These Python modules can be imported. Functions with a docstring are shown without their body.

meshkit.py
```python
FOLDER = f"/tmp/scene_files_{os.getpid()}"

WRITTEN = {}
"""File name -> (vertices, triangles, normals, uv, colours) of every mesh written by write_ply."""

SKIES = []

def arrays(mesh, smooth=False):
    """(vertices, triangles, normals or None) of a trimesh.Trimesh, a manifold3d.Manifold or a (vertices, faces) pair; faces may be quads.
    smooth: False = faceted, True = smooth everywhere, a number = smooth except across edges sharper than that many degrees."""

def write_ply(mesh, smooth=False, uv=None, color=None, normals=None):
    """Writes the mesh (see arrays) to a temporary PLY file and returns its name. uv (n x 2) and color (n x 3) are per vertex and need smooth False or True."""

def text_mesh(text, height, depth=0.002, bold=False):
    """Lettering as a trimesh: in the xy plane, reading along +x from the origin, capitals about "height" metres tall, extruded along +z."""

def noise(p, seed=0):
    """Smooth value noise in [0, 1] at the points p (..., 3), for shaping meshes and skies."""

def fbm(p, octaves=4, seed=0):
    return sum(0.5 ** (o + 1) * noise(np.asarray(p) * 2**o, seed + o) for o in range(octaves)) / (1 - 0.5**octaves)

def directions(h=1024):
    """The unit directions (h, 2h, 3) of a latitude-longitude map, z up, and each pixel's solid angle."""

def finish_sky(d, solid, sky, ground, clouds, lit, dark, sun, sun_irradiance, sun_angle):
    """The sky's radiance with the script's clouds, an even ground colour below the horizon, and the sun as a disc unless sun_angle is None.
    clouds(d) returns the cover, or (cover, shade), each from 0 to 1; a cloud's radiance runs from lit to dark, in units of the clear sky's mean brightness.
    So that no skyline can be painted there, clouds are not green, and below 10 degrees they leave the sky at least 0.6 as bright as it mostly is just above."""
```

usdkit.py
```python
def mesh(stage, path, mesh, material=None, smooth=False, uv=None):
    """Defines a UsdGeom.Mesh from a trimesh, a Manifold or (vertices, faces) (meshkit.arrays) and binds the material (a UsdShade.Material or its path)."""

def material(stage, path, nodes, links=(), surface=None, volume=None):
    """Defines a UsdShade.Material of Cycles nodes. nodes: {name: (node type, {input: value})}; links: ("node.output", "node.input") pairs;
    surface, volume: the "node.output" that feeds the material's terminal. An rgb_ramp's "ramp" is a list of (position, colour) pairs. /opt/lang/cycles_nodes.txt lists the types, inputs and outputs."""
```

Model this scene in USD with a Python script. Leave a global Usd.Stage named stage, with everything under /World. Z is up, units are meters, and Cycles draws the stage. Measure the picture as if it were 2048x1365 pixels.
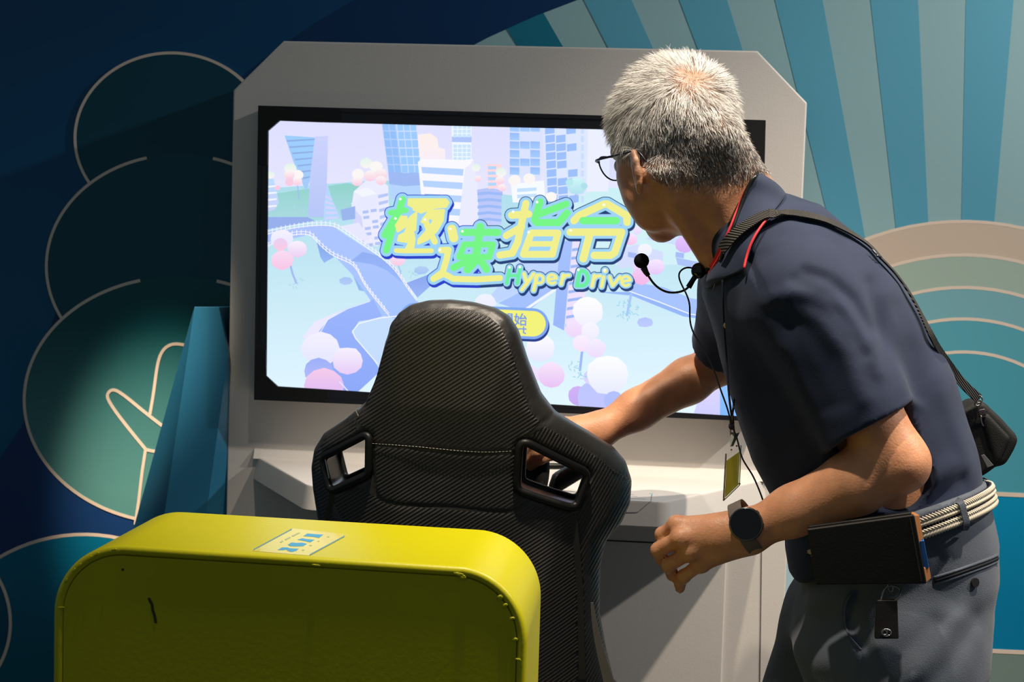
import math, random
import numpy as np, trimesh, usdkit, meshkit
import manifold3d as m3
import shapely
from shapely.geometry import Polygon, LineString, Point, MultiPolygon
from shapely.ops import unary_union
from pxr import Usd, UsdGeom, UsdLux, UsdShade, Sdf, Gf, Vt

stage = Usd.Stage.CreateInMemory()
UsdGeom.SetStageUpAxis(stage, UsdGeom.Tokens.z)
UsdGeom.SetStageMetersPerUnit(stage, 1.0)
UsdGeom.Xform.Define(stage, '/World')
random.seed(7)
RNG = np.random.default_rng(11)

# ------------------------------------------------------------------ camera
FPX = 2800.0
CAM = np.array([.265, -2.645, 1.34])
YAW, PITCH, ROLL = np.radians([5.35, -3.85, 1.72])
_fw = np.array([-math.sin(YAW) * math.cos(PITCH), math.cos(YAW) * math.cos(PITCH), math.sin(PITCH)])
_r = np.cross(_fw, [0, 0, 1]); _r /= np.linalg.norm(_r); _u = np.cross(_r, _fw)
RIGHT = math.cos(ROLL) * _r + math.sin(ROLL) * _u
UP = -math.sin(ROLL) * _r + math.cos(ROLL) * _u
FWD = _fw
cam = UsdGeom.Camera.Define(stage, '/World/camera')
mat = np.eye(4); mat[0, :3], mat[1, :3], mat[2, :3], mat[3, :3] = RIGHT, UP, -FWD, CAM
cam.AddTransformOp().Set(Gf.Matrix4d(*mat.ravel().tolist()))
cam.CreateHorizontalApertureAttr(36.0); cam.CreateVerticalApertureAttr(36.0 * 1365 / 2048)
cam.CreateFocalLengthAttr(36.0 * FPX / 2048)
cam.CreateClippingRangeAttr(Gf.Vec2f(.05, 100))
cam.CreateFStopAttr(9.0); cam.CreateFocusDistanceAttr(2.02)
cam.CreateExposureAttr(0.0)

# ------------------------------------------------------------------ lights
def L(c):
    c = np.asarray(c, float) / 255.0
    return np.where(c <= .04045, c / 12.92, ((c + .055) / 1.055) ** 2.4)

def spot(name, pos, aim, watts, color, cone, soft, radius=.03):
    l = UsdLux.SphereLight.Define(stage, '/World/' + name)
    l.CreateRadiusAttr(radius); l.CreateIntensityAttr(watts); l.CreateColorAttr(Gf.Vec3f(*color)); l.CreateNormalizeAttr(True)
    s = UsdLux.ShapingAPI.Apply(l.GetPrim()); s.CreateShapingConeAngleAttr(cone); s.CreateShapingConeSoftnessAttr(soft)
    d = np.array(aim, float) - pos; z = -d / np.linalg.norm(d)
    x = np.cross([0, 1, .01], z); x /= np.linalg.norm(x); y = np.cross(z, x)
    q = np.eye(4); q[0, :3], q[1, :3], q[2, :3], q[3, :3] = x, y, z, pos
    l.AddTransformOp().Set(Gf.Matrix4d(*q.ravel().tolist()))

WARM = (1.0, .86, .70)
spot('key_spot', (1.08, -1.0, 2.95), (.60, -.58, 1.0), 70, WARM, 32, 1.0)
spot('second_spot', (.06, -1.12, 3.0), (.14, -.58, .85), 54, WARM, 25, 1.0)
spot('wall_spot', (-.55, -1.45, 3.0), (-.79, .34, .80), 190, (1.0, .80, .60), 5.4, 1.0)
spot('right_spot', (2.3, -.85, 2.75), (1.25, .05, 1.2), 52, (1.0, .93, .87), 48, .9)
dome = UsdLux.DomeLight.Define(stage, '/World/hall_ambience')
dome.CreateIntensityAttr(.039); dome.CreateColorAttr(Gf.Vec3f(.72, .90, 1.0))

# ------------------------------------------------------------------ helpers
def P(u, v, y):
    """The point of the vertical plane at depth y that a place of the photograph belongs to."""
    d = (u - 1024) / FPX * RIGHT - (v - 682.5) / FPX * UP + FWD
    return CAM + d * (y - CAM[1]) / d[1]

def PZ(u, v, z):
    d = (u - 1024) / FPX * RIGHT - (v - 682.5) / FPX * UP + FWD
    return CAM + d * (z - CAM[2]) / d[2]

def XZ(pts, y):
    return np.array([P(u, v, y)[[0, 2]] for u, v in pts])

used = {}
def numbered(parent, name):
    k = (parent, name); n = used.get(k, 0); used[k] = n + 1
    return name if n == 0 else f'{name}_{n:03d}'

def path_of(parent):
    return '/World' if parent is None else str(parent.GetPath())

def obj(name, mesh, material, parent=None, smooth=30, label=None):
    pp = path_of(parent)
    p = f'{pp}/{numbered(pp, name)}'
    g = usdkit.mesh(stage, p, mesh, material, smooth=smooth).GetPrim()
    if label: g.SetCustomDataByKey('label', label)
    return g

def holder(name, parent=None):
    pp = path_of(parent)
    return UsdGeom.Xform.Define(stage, f'{pp}/{numbered(pp, name)}').GetPrim()

def tag(o, label, cat, group=None):
    o.SetCustomDataByKey('label', label); o.SetCustomDataByKey('category', cat)
    if group: o.SetCustomDataByKey('group', group)
    return o

def thing(name, label, cat, group=None):
    return tag(holder(name), label, cat, group)

def structure(o):
    o.SetCustomDataByKey('kind', 'structure'); return o

looks = {}
def mat_(name, rgb, rough=.5, spec=.5, metallic=0, bump=None, vary=0, vscale=6, coat=0, sheen=0, trans=0, sss=0, emit=0, ior=1.5):
    """rgb in sRGB 0-255. bump = (scale, distance in metres)."""
    if name in looks: return looks[name]
    c = L(rgb)
    n = {'p': ('principled_bsdf', dict(base_color=tuple(c), roughness=rough, specular_ior_level=spec, metallic=metallic, coat_weight=coat, sheen_weight=sheen, transmission_weight=trans, ior=ior))}
    l = []
    if bump or vary: n['tc'] = ('texture_coordinate', {})
    if vary:
        n['nv'] = ('noise_texture', dict(scale=vscale, detail=4))
        n['rv'] = ('rgb_ramp', {'ramp': [(.3, tuple(c * (1 - vary))), (.7, tuple(np.minimum(1, c * (1 + vary))))]})
        l += [('tc.object', 'nv.vector'), ('nv.fac', 'rv.fac'), ('rv.color', 'p.base_color')]
    if bump:
        n['nb'] = ('noise_texture', dict(scale=bump[0], detail=3))
        n['b'] = ('bump', dict(strength=1.0, distance=bump[1]))
        l += [('tc.object', 'nb.vector'), ('nb.fac', 'b.height'), ('b.normal', 'p.normal')]
    if sss:
        n['p'][1].update(subsurface_weight=sss, subsurface_scale=.006, subsurface_radius=(1, .35, .2))
    if emit:
        n['p'][1].update(emission_color=tuple(c), emission_strength=emit)
    looks[name] = usdkit.material(stage, '/World/Looks/' + name, n, l, surface='p.BSDF')
    return looks[name]

cat = trimesh.util.concatenate

def xform(m, origin, X, Y, Z):
    """Places a mesh made in local x, y, z along three world directions."""
    T = np.eye(4); T[:3, 0], T[:3, 1], T[:3, 2], T[:3, 3] = X, Y, Z, origin
    m = m.copy(); m.apply_transform(T); return m

def polys(g):
    if g.is_empty: return []
    return [q for q in getattr(g, 'geoms', [g]) if isinstance(q, Polygon) and q.area > 1e-9]

def slab(g, y_front, thick):
    """A shapely shape in x, z stood up as a solid whose front is at y_front and whose back is thick behind."""
    out = []
    for q in polys(g):
        m = trimesh.creation.extrude_polygon(q, thick, engine='earcut')
        v = m.vertices
        m = trimesh.Trimesh(np.stack([v[:, 0], y_front + thick - v[:, 2], v[:, 1]], 1), m.faces, process=False)
        m.fix_normals() if m.is_watertight else None
        out.append(m)
    return cat(out)

def flat(g, y):
    """Flat print: a sheet in x, z at depth y facing the viewer."""
    V, F, n = [], [], 0
    for q in polys(g):
        v, f = trimesh.creation.triangulate_polygon(q, engine='earcut')
        V.append(np.stack([v[:, 0], np.full(len(v), y), v[:, 1]], 1)); F.append(f + n); n += len(v)
    return np.vstack(V), np.vstack(F)

def rbox(lo, hi, r=.004, seg=3):
    """A box with rounded edges."""
    lo, hi = np.array(lo, float), np.array(hi, float)
    r = min(r, (hi - lo).min() * .49)
    s = m3.Manifold.sphere(r, 4 * seg)
    c = [s.translate((float(x), float(y), float(z))) for x in (lo[0] + r, hi[0] - r) for y in (lo[1] + r, hi[1] - r) for z in (lo[2] + r, hi[2] - r)]
    return tm(m3.Manifold.batch_hull(c))

def hullpts(pts, r=0.0):
    if r:
        s = m3.Manifold.sphere(r, 12)
        return tm(m3.Manifold.batch_hull([s.translate(tuple(map(float, p))) for p in pts]))
    return tm(m3.Manifold.hull_points(np.asarray(pts, float)))

def tm(man):
    q = man.to_mesh()
    return trimesh.Trimesh(np.array(q.vert_properties[:, :3], float), np.array(q.tri_verts), process=False)

def spline(pts, n=60, closed=False):
    from scipy.interpolate import CubicSpline
    p = np.asarray(pts, float)
    if closed: p = np.vstack([p, p[:1]])
    d = np.r_[0, np.cumsum(np.linalg.norm(np.diff(p, axis=0), axis=1) ** .6)]
    s = CubicSpline(d, p, bc_type='periodic' if closed else 'natural')
    return s(np.linspace(0, d[-1], n))

def tube(pts, r, sides=10, closed=False, flatten=None):
    """A tube along points; r a number or one per point. Ends are capped."""
    p = np.asarray(pts, float); n = len(p)
    if closed: t = np.roll(p, -1, 0) - np.roll(p, 1, 0)
    else: t = np.gradient(p, axis=0)
    t /= np.linalg.norm(t, axis=1, keepdims=True) + 1e-12
    a = np.cross(t[0], [0, 0, 1.0] if abs(t[0][2]) < .9 else [1.0, 0, 0]); a /= np.linalg.norm(a)
    A = []
    for k in range(n):
        a = a - t[k] * (a @ t[k]); a /= np.linalg.norm(a) + 1e-12; A.append(a)
    A = np.array(A); B = np.cross(t, A)
    ang = np.arange(sides) * 2 * math.pi / sides
    r = np.broadcast_to(r, (n,))
    v = p[:, None] + r[:, None, None] * (np.cos(ang)[None, :, None] * A[:, None] + np.sin(ang)[None, :, None] * B[:, None])
    v = v.reshape(-1, 3); F = []
    m = n if closed else n - 1
    for i in range(m):
        j = (i + 1) % n
        for k in range(sides):
            l = (k + 1) % sides
            F += [(i * sides + k, i * sides + l, j * sides + l), (i * sides + k, j * sides + l, j * sides + k)]
    if not closed:
        v = np.vstack([v, p[:1], p[-1:]]); c0, c1 = len(v) - 2, len(v) - 1
        for k in range(sides):
            l = (k + 1) % sides
            F += [(c0, l, k), (c1, (n - 1) * sides + k, (n - 1) * sides + l)]
    return trimesh.Trimesh(v, F, process=False)

def ribbon(pts, normals, w, th=.0015):
    """A flat strap: width w across, thickness th along the normals."""
    p = np.asarray(pts, float); nn = np.asarray(normals, float); nn = nn / np.linalg.norm(nn, axis=1, keepdims=True)
    t = np.gradient(p, axis=0); t /= np.linalg.norm(t, axis=1, keepdims=True)
    s = np.cross(t, nn); s /= np.linalg.norm(s, axis=1, keepdims=True)
    w = np.broadcast_to(w, (len(p),))[:, None] / 2
    ring = np.stack([p - s * w, p + s * w, p + s * w + nn * th, p - s * w + nn * th], 1)
    v = ring.reshape(-1, 3); F = []; n = len(p)
    for i in range(n - 1):
        for k in range(4):
            l = (k + 1) % 4
            F += [(4 * i + k, 4 * i + l, 4 * i + 4 + l), (4 * i + k, 4 * i + 4 + l, 4 * i + 4 + k)]
    F += [(0, 2, 1), (0, 3, 2)]; b = 4 * n - 4; F += [(b, b + 1, b + 2), (b, b + 2, b + 3)]
    m = trimesh.Trimesh(v, F, process=False); m.fix_normals(); return m

def relax(mesh, it=4):
    """Evens out the surface without shrinking it."""
    from scipy.sparse import coo_matrix
    f = mesh.faces; v = np.array(mesh.vertices); n = len(v)
    i = np.r_[f[:, 0], f[:, 1], f[:, 2], f[:, 1], f[:, 2], f[:, 0]]; j = np.r_[f[:, 1], f[:, 2], f[:, 0], f[:, 0], f[:, 1], f[:, 2]]
    A = coo_matrix((np.ones(len(i)), (i, j)), (n, n)).tocsr(); A.data[:] = 1
    d = np.asarray(A.sum(1)).ravel(); ok = d > 0; d[~ok] = 1
    for _ in range(it):
        for k in (.5, -.515):
            v = v + k * np.where(ok[:, None], A @ v / d[:, None] - v, 0)
    return trimesh.Trimesh(v, f, process=False)

# signed distance fields -> meshes (surface nets)
def iso(fn, lo, hi, h, block=10, margin=1.7):
    lo, hi = np.array(lo, float), np.array(hi, float)
    nb = np.ceil((hi - lo) / h / block).astype(int) + 1
    n = nb * block
    F = np.empty(n, np.float32)
    V6 = F.reshape(nb[0], block, nb[1], block, nb[2], block)
    ii = np.stack(np.meshgrid(*[np.arange(k) for k in nb], indexing='ij'), -1).reshape(-1, 3)
    cd = fn(lo + (ii * block + (block - 1) / 2) * h)
    act = np.abs(cd) < block * h * .87 * margin + h
    V6[:] = cd.reshape(nb)[:, None, :, None, :, None]
    loc = np.stack(np.meshgrid(*[np.arange(block)] * 3, indexing='ij'), -1).reshape(-1, 3)
    ai = ii[act]
    for s in range(0, len(ai), 400):
        q = ai[s:s + 400]
        pts = lo + ((q[:, None] * block + loc[None]) * h)
        d = fn(pts.reshape(-1, 3)).reshape(len(q), block, block, block)
        for k, b in enumerate(q): V6[b[0], :, b[1], :, b[2], :] = d[k]
    S = F < 0
    cnt = np.zeros(np.array(S.shape) - 1, np.uint8)
    sl = lambda a: tuple(slice(1, None) if x else slice(None, -1) for x in a)
    corners = [(a, b, c) for a in (0, 1) for b in (0, 1) for c in (0, 1)]
    for c in corners: cnt += S[sl(c)]
    cells = np.argwhere((cnt > 0) & (cnt < 8))
    idx = {}
    dims = np.array(cnt.shape)
    lin = (cells[:, 0] * dims[1] + cells[:, 1]) * dims[2] + cells[:, 2]
    val = {c: F[cells[:, 0] + c[0], cells[:, 1] + c[1], cells[:, 2] + c[2]] for c in corners}
    acc = np.zeros((len(cells), 3)); num = np.zeros(len(cells))
    for ax in range(3):
        for a in (0, 1):
            for b in (0, 1):
                c0 = [a, b]; c0.insert(ax, 0); c1 = [a, b]; c1.insert(ax, 1)
                v0, v1 = val[tuple(c0)], val[tuple(c1)]
                x = (v0 < 0) != (v1 < 0)
                t = np.where(x, v0 / np.where(x, v0 - v1, 1), 0)
                p = np.array(c0, float)[None].repeat(len(cells), 0); p[:, ax] += t
                acc += np.where(x[:, None], p, 0); num += x
    vert = lo + (cells + acc / num[:, None]) * h
    faces = []
    for ax in range(3):
        o = [k for k in range(3) if k != ax]
        d1 = [slice(None)] * 3; d0 = [slice(None)] * 3
        d0[ax], d1[ax] = slice(None, -1), slice(1, None)
        a, b = S[tuple(d0)], S[tuple(d1)]
        e = np.argwhere(a != b)
        e = e[(e[:, o[0]] > 0) & (e[:, o[1]] > 0) & (e[:, o[0]] < dims[o[0]]) & (e[:, o[1]] < dims[o[1]])]
        inside = S[e[:, 0], e[:, 1], e[:, 2]]
        q = []
        for (i, j) in ((0, 0), (1, 0), (1, 1), (0, 1)):
            w = e.copy(); w[:, o[0]] -= 1 - i; w[:, o[1]] -= 1 - j
            q.append((w[:, 0] * dims[1] + w[:, 1]) * dims[2] + w[:, 2])
        q = np.searchsorted(lin, np.stack(q, 1))
        flip = inside if ax != 1 else ~inside
        q = np.where(flip[:, None], q, q[:, ::-1])
        faces += [q[:, [0, 1, 2]], q[:, [0, 2, 3]]]
    return trimesh.Trimesh(vert, np.vstack(faces), process=False)

def smin(a, b, k):
    h = np.clip(.5 + .5 * (b - a) / k, 0, 1)
    return b + (a - b) * h - k * h * (1 - h)

def smax(a, b, k): return -smin(-a, -b, k)

def cone(p, a, b, ra, rb):
    a, b = np.asarray(a, float), np.asarray(b, float); ab = b - a
    t = np.clip((p - a) @ ab / (ab @ ab), 0, 1)
    return np.linalg.norm(p - a - t[:, None] * ab, axis=1) - (ra + (rb - ra) * t)

def chain(p, pts, rs, k=.01):
    d = None
    for i in range(len(pts) - 1):
        e = cone(p, pts[i], pts[i + 1], rs[i], rs[i + 1])
        d = e if d is None else smin(d, e, k)
    return d

def ell(p, c, axes, radii):
    """Ellipsoid about c with unit axes (rows) and radii."""
    q = (p - c) @ np.asarray(axes).T / np.asarray(radii)
    k = np.linalg.norm(q, axis=1)
    g = np.linalg.norm(q / np.asarray(radii), axis=1)
    return k * (k - 1) / np.maximum(g, 1e-9)

def polydist(px, pz, poly, holes=()):
    """Signed distance (negative inside) to polygons in the plane."""
    d = np.full(len(px), 1e9); ins = np.zeros(len(px), bool)
    for ring in (poly, *holes):
        r = np.asarray(ring, float); n = len(r)
        for i in range(n):
            a, b = r[i], r[(i + 1) % n]; e = b - a
            w0, w1 = px - a[0], pz - a[1]
            t = np.clip((w0 * e[0] + w1 * e[1]) / (e @ e), 0, 1)
            d = np.minimum(d, (w0 - t * e[0]) ** 2 + (w1 - t * e[1]) ** 2)
            c = (a[1] > pz) != (b[1] > pz)
            ins ^= c & (px < (b[0] - a[0]) * (pz - a[1]) / (b[1] - a[1] + 1e-15) + a[0])
    d = np.sqrt(d)
    return np.where(ins, -d, d)

# ------------------------------------------------------------------ the setting
YW = .34                                            # face of the mural wall
floor = structure(obj('floor', rbox((-3.2, -4.2, -.05), (4.2, YW + .1, 0), .002), mat_('floor_grey', (70, 72, 76), .45, bump=(60, .0004), vary=.12)))
floor.SetCustomDataByKey('label', 'smooth grey hall floor')
wall = structure(holder('wall_back'))
wall.SetCustomDataByKey('label', 'mural wall with sunburst, rainbow and round tree printed in blues')

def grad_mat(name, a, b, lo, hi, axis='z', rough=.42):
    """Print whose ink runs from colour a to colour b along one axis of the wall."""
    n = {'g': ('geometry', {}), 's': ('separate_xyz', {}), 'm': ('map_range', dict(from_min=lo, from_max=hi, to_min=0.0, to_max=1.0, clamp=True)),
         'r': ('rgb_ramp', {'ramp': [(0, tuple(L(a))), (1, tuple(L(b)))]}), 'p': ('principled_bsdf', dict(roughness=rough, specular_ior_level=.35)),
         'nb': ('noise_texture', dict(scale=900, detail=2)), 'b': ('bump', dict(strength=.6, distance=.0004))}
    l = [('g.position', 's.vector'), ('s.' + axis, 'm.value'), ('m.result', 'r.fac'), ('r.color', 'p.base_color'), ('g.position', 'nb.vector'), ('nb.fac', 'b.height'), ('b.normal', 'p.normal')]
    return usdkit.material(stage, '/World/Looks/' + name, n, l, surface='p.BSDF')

wall_shape = Polygon([(-3.2, 0), (4.2, 0), (4.2, 3.4), (-3.2, 3.4)])
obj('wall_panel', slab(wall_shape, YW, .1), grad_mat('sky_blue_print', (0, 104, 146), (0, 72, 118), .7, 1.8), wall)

def wp(pts): return Polygon(XZ(pts, YW)).buffer(0)
def ellipse(cx, cy, rx, ry, a0=0, a1=360, n=90):
    t = np.radians(np.linspace(a0, a1, n)); return [(cx + rx * math.cos(k), cy - ry * math.sin(k)) for k in t]
layer = [0]
def mural(name, g, m, parent=wall):
    layer[0] += 1
    g = g.intersection(wall_shape)
    return obj(name, slab(g, YW - .00025 * layer[0], .00025 * layer[0] + .001), m, parent, smooth=False)
def line(pts, w): return LineString(XZ(pts, YW)).buffer(w / 2, cap_style='flat')

SUN = (1925, 985)
disc = lambda ry: wp(ellipse(SUN[0], SUN[1], ry * 1.464, ry))
dark_ring = disc(1290)
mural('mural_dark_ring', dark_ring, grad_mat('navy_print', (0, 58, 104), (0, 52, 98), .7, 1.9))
sun = disc(1117)
mural('sunburst_ground', sun, mat_('ray_light_print', (152, 190, 194), .42, .35))
ray_dark = grad_mat('ray_dark_print', (88, 164, 192), (96, 172, 196), .9, 1.9)
ray_deep = mat_('ray_deep_print', (20, 120, 146), .42, .35)
for k in range(-3, 14):
    if k % 2: continue
    x0, x1 = 2027 - 95.5 * k, 2027 - 95.5 * (k + 1)
    y0, y1 = 1987 - 65 * k, 1987 - 65 * (k + 1)
    e = lambda x, y, v: x + (y - x) * v / 460
    r = wp([(e(x0, y0, -500), -500), (e(x1, y1, -500), -500), (e(x1, y1, 985), 985), (e(x0, y0, 985), 985)]).intersection(sun)
    if not r.is_empty: mural('sun_ray', r, ray_deep if k >= 9 else ray_dark)
cream = mat_('cream_print', (236, 216, 196), .42, .35)
half = wp([(900, -600), (3400, -600), (3400, 985 + 66), (900, 985 - 46)])
bands = [(545, (214, 194, 174)), (478, (170, 192, 178)), (413, (126, 182, 192)), (350, (92, 172, 188)), (284, (80, 166, 184))]
for r, c in bands:
    d = wp(ellipse(SUN[0], SUN[1], r, r)).intersection(half)
    mural('rainbow_band', d, mat_('band_%d_print' % r, c, .42, .35))
    mural('rainbow_outline', d.difference(d.buffer(-.0065)).intersection(half.buffer(-.01)), cream)
hz = lambda v: [(1000, v - 42), (2900, v + 44)]
sea = wp(hz(985) + hz(1298)[::-1])
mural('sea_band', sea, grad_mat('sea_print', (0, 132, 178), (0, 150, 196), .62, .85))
mural('sea_low_band', wp(hz(1298) + hz(2400)[::-1]), mat_('sea_low_print', (126, 146, 138), .42, .35))
mural('shore_patch', wp([(1480, 1010), (1660, 1040), (1640, 1240), (1560, 1420), (1400, 1420)]), mat_('pale_print', (188, 218, 228), .42, .35))
mural('horizon_line', line(hz(985), .0088), cream)
mural('horizon_line', line(hz(1299), .0088), cream)

# the round tree on the left
navy2 = mat_('hill_print', (22, 62, 116), .42, .35)
mural('mural_hill', wp([(60, 830), (-60, 1010), (-420, 1700), (900, 1700), (900, 700)]), navy2)
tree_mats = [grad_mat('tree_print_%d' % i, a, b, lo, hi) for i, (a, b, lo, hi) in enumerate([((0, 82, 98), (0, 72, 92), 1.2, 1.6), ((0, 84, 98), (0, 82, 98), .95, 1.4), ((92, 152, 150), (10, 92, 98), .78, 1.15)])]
lower = wp(ellipse(170, 1402, 337, 337))
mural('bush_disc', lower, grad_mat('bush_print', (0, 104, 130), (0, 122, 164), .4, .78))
mural('bush_outline', lower.difference(lower.buffer(-.0075)), cream)
lower2 = wp(ellipse(-152, 1245, 179, 179))
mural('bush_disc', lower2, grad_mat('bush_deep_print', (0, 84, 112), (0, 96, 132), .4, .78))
mural('bush_outline', lower2.difference(lower2.buffer(-.0075)), cream)
c1, c2, c3 = (345, 277, 192, 170), (360, 533, 264, 223), (357, 800, 305, 246)
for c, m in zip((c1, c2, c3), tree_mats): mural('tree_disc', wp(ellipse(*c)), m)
mural('tree_outline', line(ellipse(*c1, 35, 212), .0062), cream)
mural('tree_outline', line(ellipse(*c2, 104, 208), .0064), cream)
mural('tree_outline', line(ellipse(*c2, 20, 75), .0064), cream)
mural('tree_outline', line(ellipse(*c3, 104, 262), .0068), cream)
mural('tree_outline', line(ellipse(*c3, 40, 75), .0068), cream)
zz = lambda q: [(x / 1.784, 600 + y / 1.784) for x, y in q]
mural('tree_trunk_line', line(spline(zz([(700, 168), (655, 159), (620, 158), (590, 176), (570, 220), (556, 310), (540, 408)]), 40), .0068), cream)
mural('tree_trunk_line', line(spline(zz([(600, 460), (568, 436), (500, 382), (430, 328), (405, 321), (390, 336), (398, 366), (460, 452), (525, 532)]), 60), .0068), cream)
mural('tree_trunk_line', line(zz([(560, 540), (525, 533), (513, 610), (500, 720), (488, 800)]), .0068), cream)

# ------------------------------------------------------------------ the game cabinet
YS = .05                                            # face of the upright slab
white = mat_('cabinet_white', (214, 209, 203), .42, .4, bump=(350, .00015))
cabinet = thing('game_cabinet', 'white arcade cabinet with cut upper corners and a jutting console shelf', 'arcade cabinet')
prof = Polygon([(-.55, .0), (.556, .0), (.556, 1.627), (.46, 1.722), (-.451, 1.726), (-.549, 1.629)])
core = slab(prof.buffer(-.003), YS, .22)
front = slab(prof.buffer(-.0005), YS + .003, .21)
edge = m3.Manifold.batch_hull([m3.Manifold.sphere(.004, 12).translate((float(x), float(y), float(z))) for x, z in np.array(prof.buffer(-.004).exterior.coords)[:-1] for y in (YS + .004, YS + .22)])
obj('upright_panel', tm(edge), white, cabinet)
ZS = .909
def shelf_outline(): # plan view x, y
    p = Polygon([(-.495, YS + .02), (.512, YS + .02), (.512, YS), (.318, -.245), (-.318, -.245), (-.495, YS)])
    return p.buffer(-.035).buffer(.035, quad_segs=8).union(Polygon([(-.495, YS + .02), (.512, YS + .02), (.512, YS), (.46, YS - .06), (-.45, YS - .06), (-.495, YS)]))
sh = trimesh.creation.extrude_polygon(shelf_outline(), .042, engine='earcut')
so = shelf_outline()
lay = []
for z, ins in ((-.046, .003), (-.043, .0), (-.004, .006), (-.0012, .0075), (0, .010)):
    lay.append((z, so.buffer(-ins) if ins else so))
top = m3.Manifold.batch_hull([m3.Manifold.hull_points(np.array([(x, y, ZS + z) for x, y in g.exterior.coords[:-1]] + [(x, y, ZS + z - .0001) for x, y in g.exterior.coords[:-1]])) for z, g in lay])
obj('console_shelf', tm(top), white, cabinet)
obj('shelf_upstand', hullpts([(x, y, z) for x, (y, z) in [(x, q) for x in (-.493, .510) for q in ((YS - .001, .926), (YS + .01, .926), (YS - .010, ZS - .002), (YS + .01, ZS - .002))]]), white, cabinet)
body = Polygon([(-.44, YS + .02), (.455, YS + .02), (.30, -.13), (-.30, -.13)])
bd = trimesh.creation.extrude_polygon(body, ZS - .046, engine='earcut')
obj('knee_panel', rbox((-.42, YS - .006, .002), (.44, YS + .02, ZS - .0435), .002), white, cabinet)
seam = mat_('seam_dark', (92, 88, 86), .7)
pan = XZ([(1440, 1098), (1523, 1101), (1519, 1420), (1440, 1420)], YS - .001)
obj('access_panel_seam', slab(LineString(pan[:3]).buffer(.0009), YS - .0012, .002), seam, cabinet, smooth=False)
g0, g1 = P(1200, 1081, YS - .007), P(1400, 1088, YS - .007)
obj('knee_panel_groove', rbox((-.42, YS - .0075, g0[2] - .0012), (.318, YS - .0055, g0[2] + .0012), .0005), mat_('groove_black', (18, 20, 22), .8), cabinet)
# small printed notice on the shelf, seen as hair lines
ink, cyan = mat_('ink_grey', (120, 112, 106), .6), mat_('ink_cyan', (120, 196, 214), .6)
def on_shelf(pts, w):
    q = np.array([PZ(u, v, ZS)[:2] for u, v in pts]); return LineString(q).buffer(w / 2)
n_ = unary_union([on_shelf([(1230, 1002), (1302, 1005), (1303, 990)], .0011), on_shelf([(1230, 997), (1292, 999)], .0008), on_shelf([(1232, 992), (1275, 994)], .0006), on_shelf([(1240, 989), (1268, 990)], .0006)])
def lay_flat(g, z, t=.0003):
    return cat([trimesh.Trimesh(np.c_[m.vertices[:, :2], m.vertices[:, 2] + z], m.faces, process=False) for q in polys(g) for m in [trimesh.creation.extrude_polygon(q, t, engine='earcut')]])
obj('printed_notice', lay_flat(n_, ZS), ink, cabinet, smooth=False, label='small line-printed notice with a cyan corner')
obj('notice_corner', lay_flat(on_shelf([(1299, 988), (1305, 988), (1304, 993)], .0012), ZS + .0002), cyan, cabinet, smooth=False)

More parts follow.
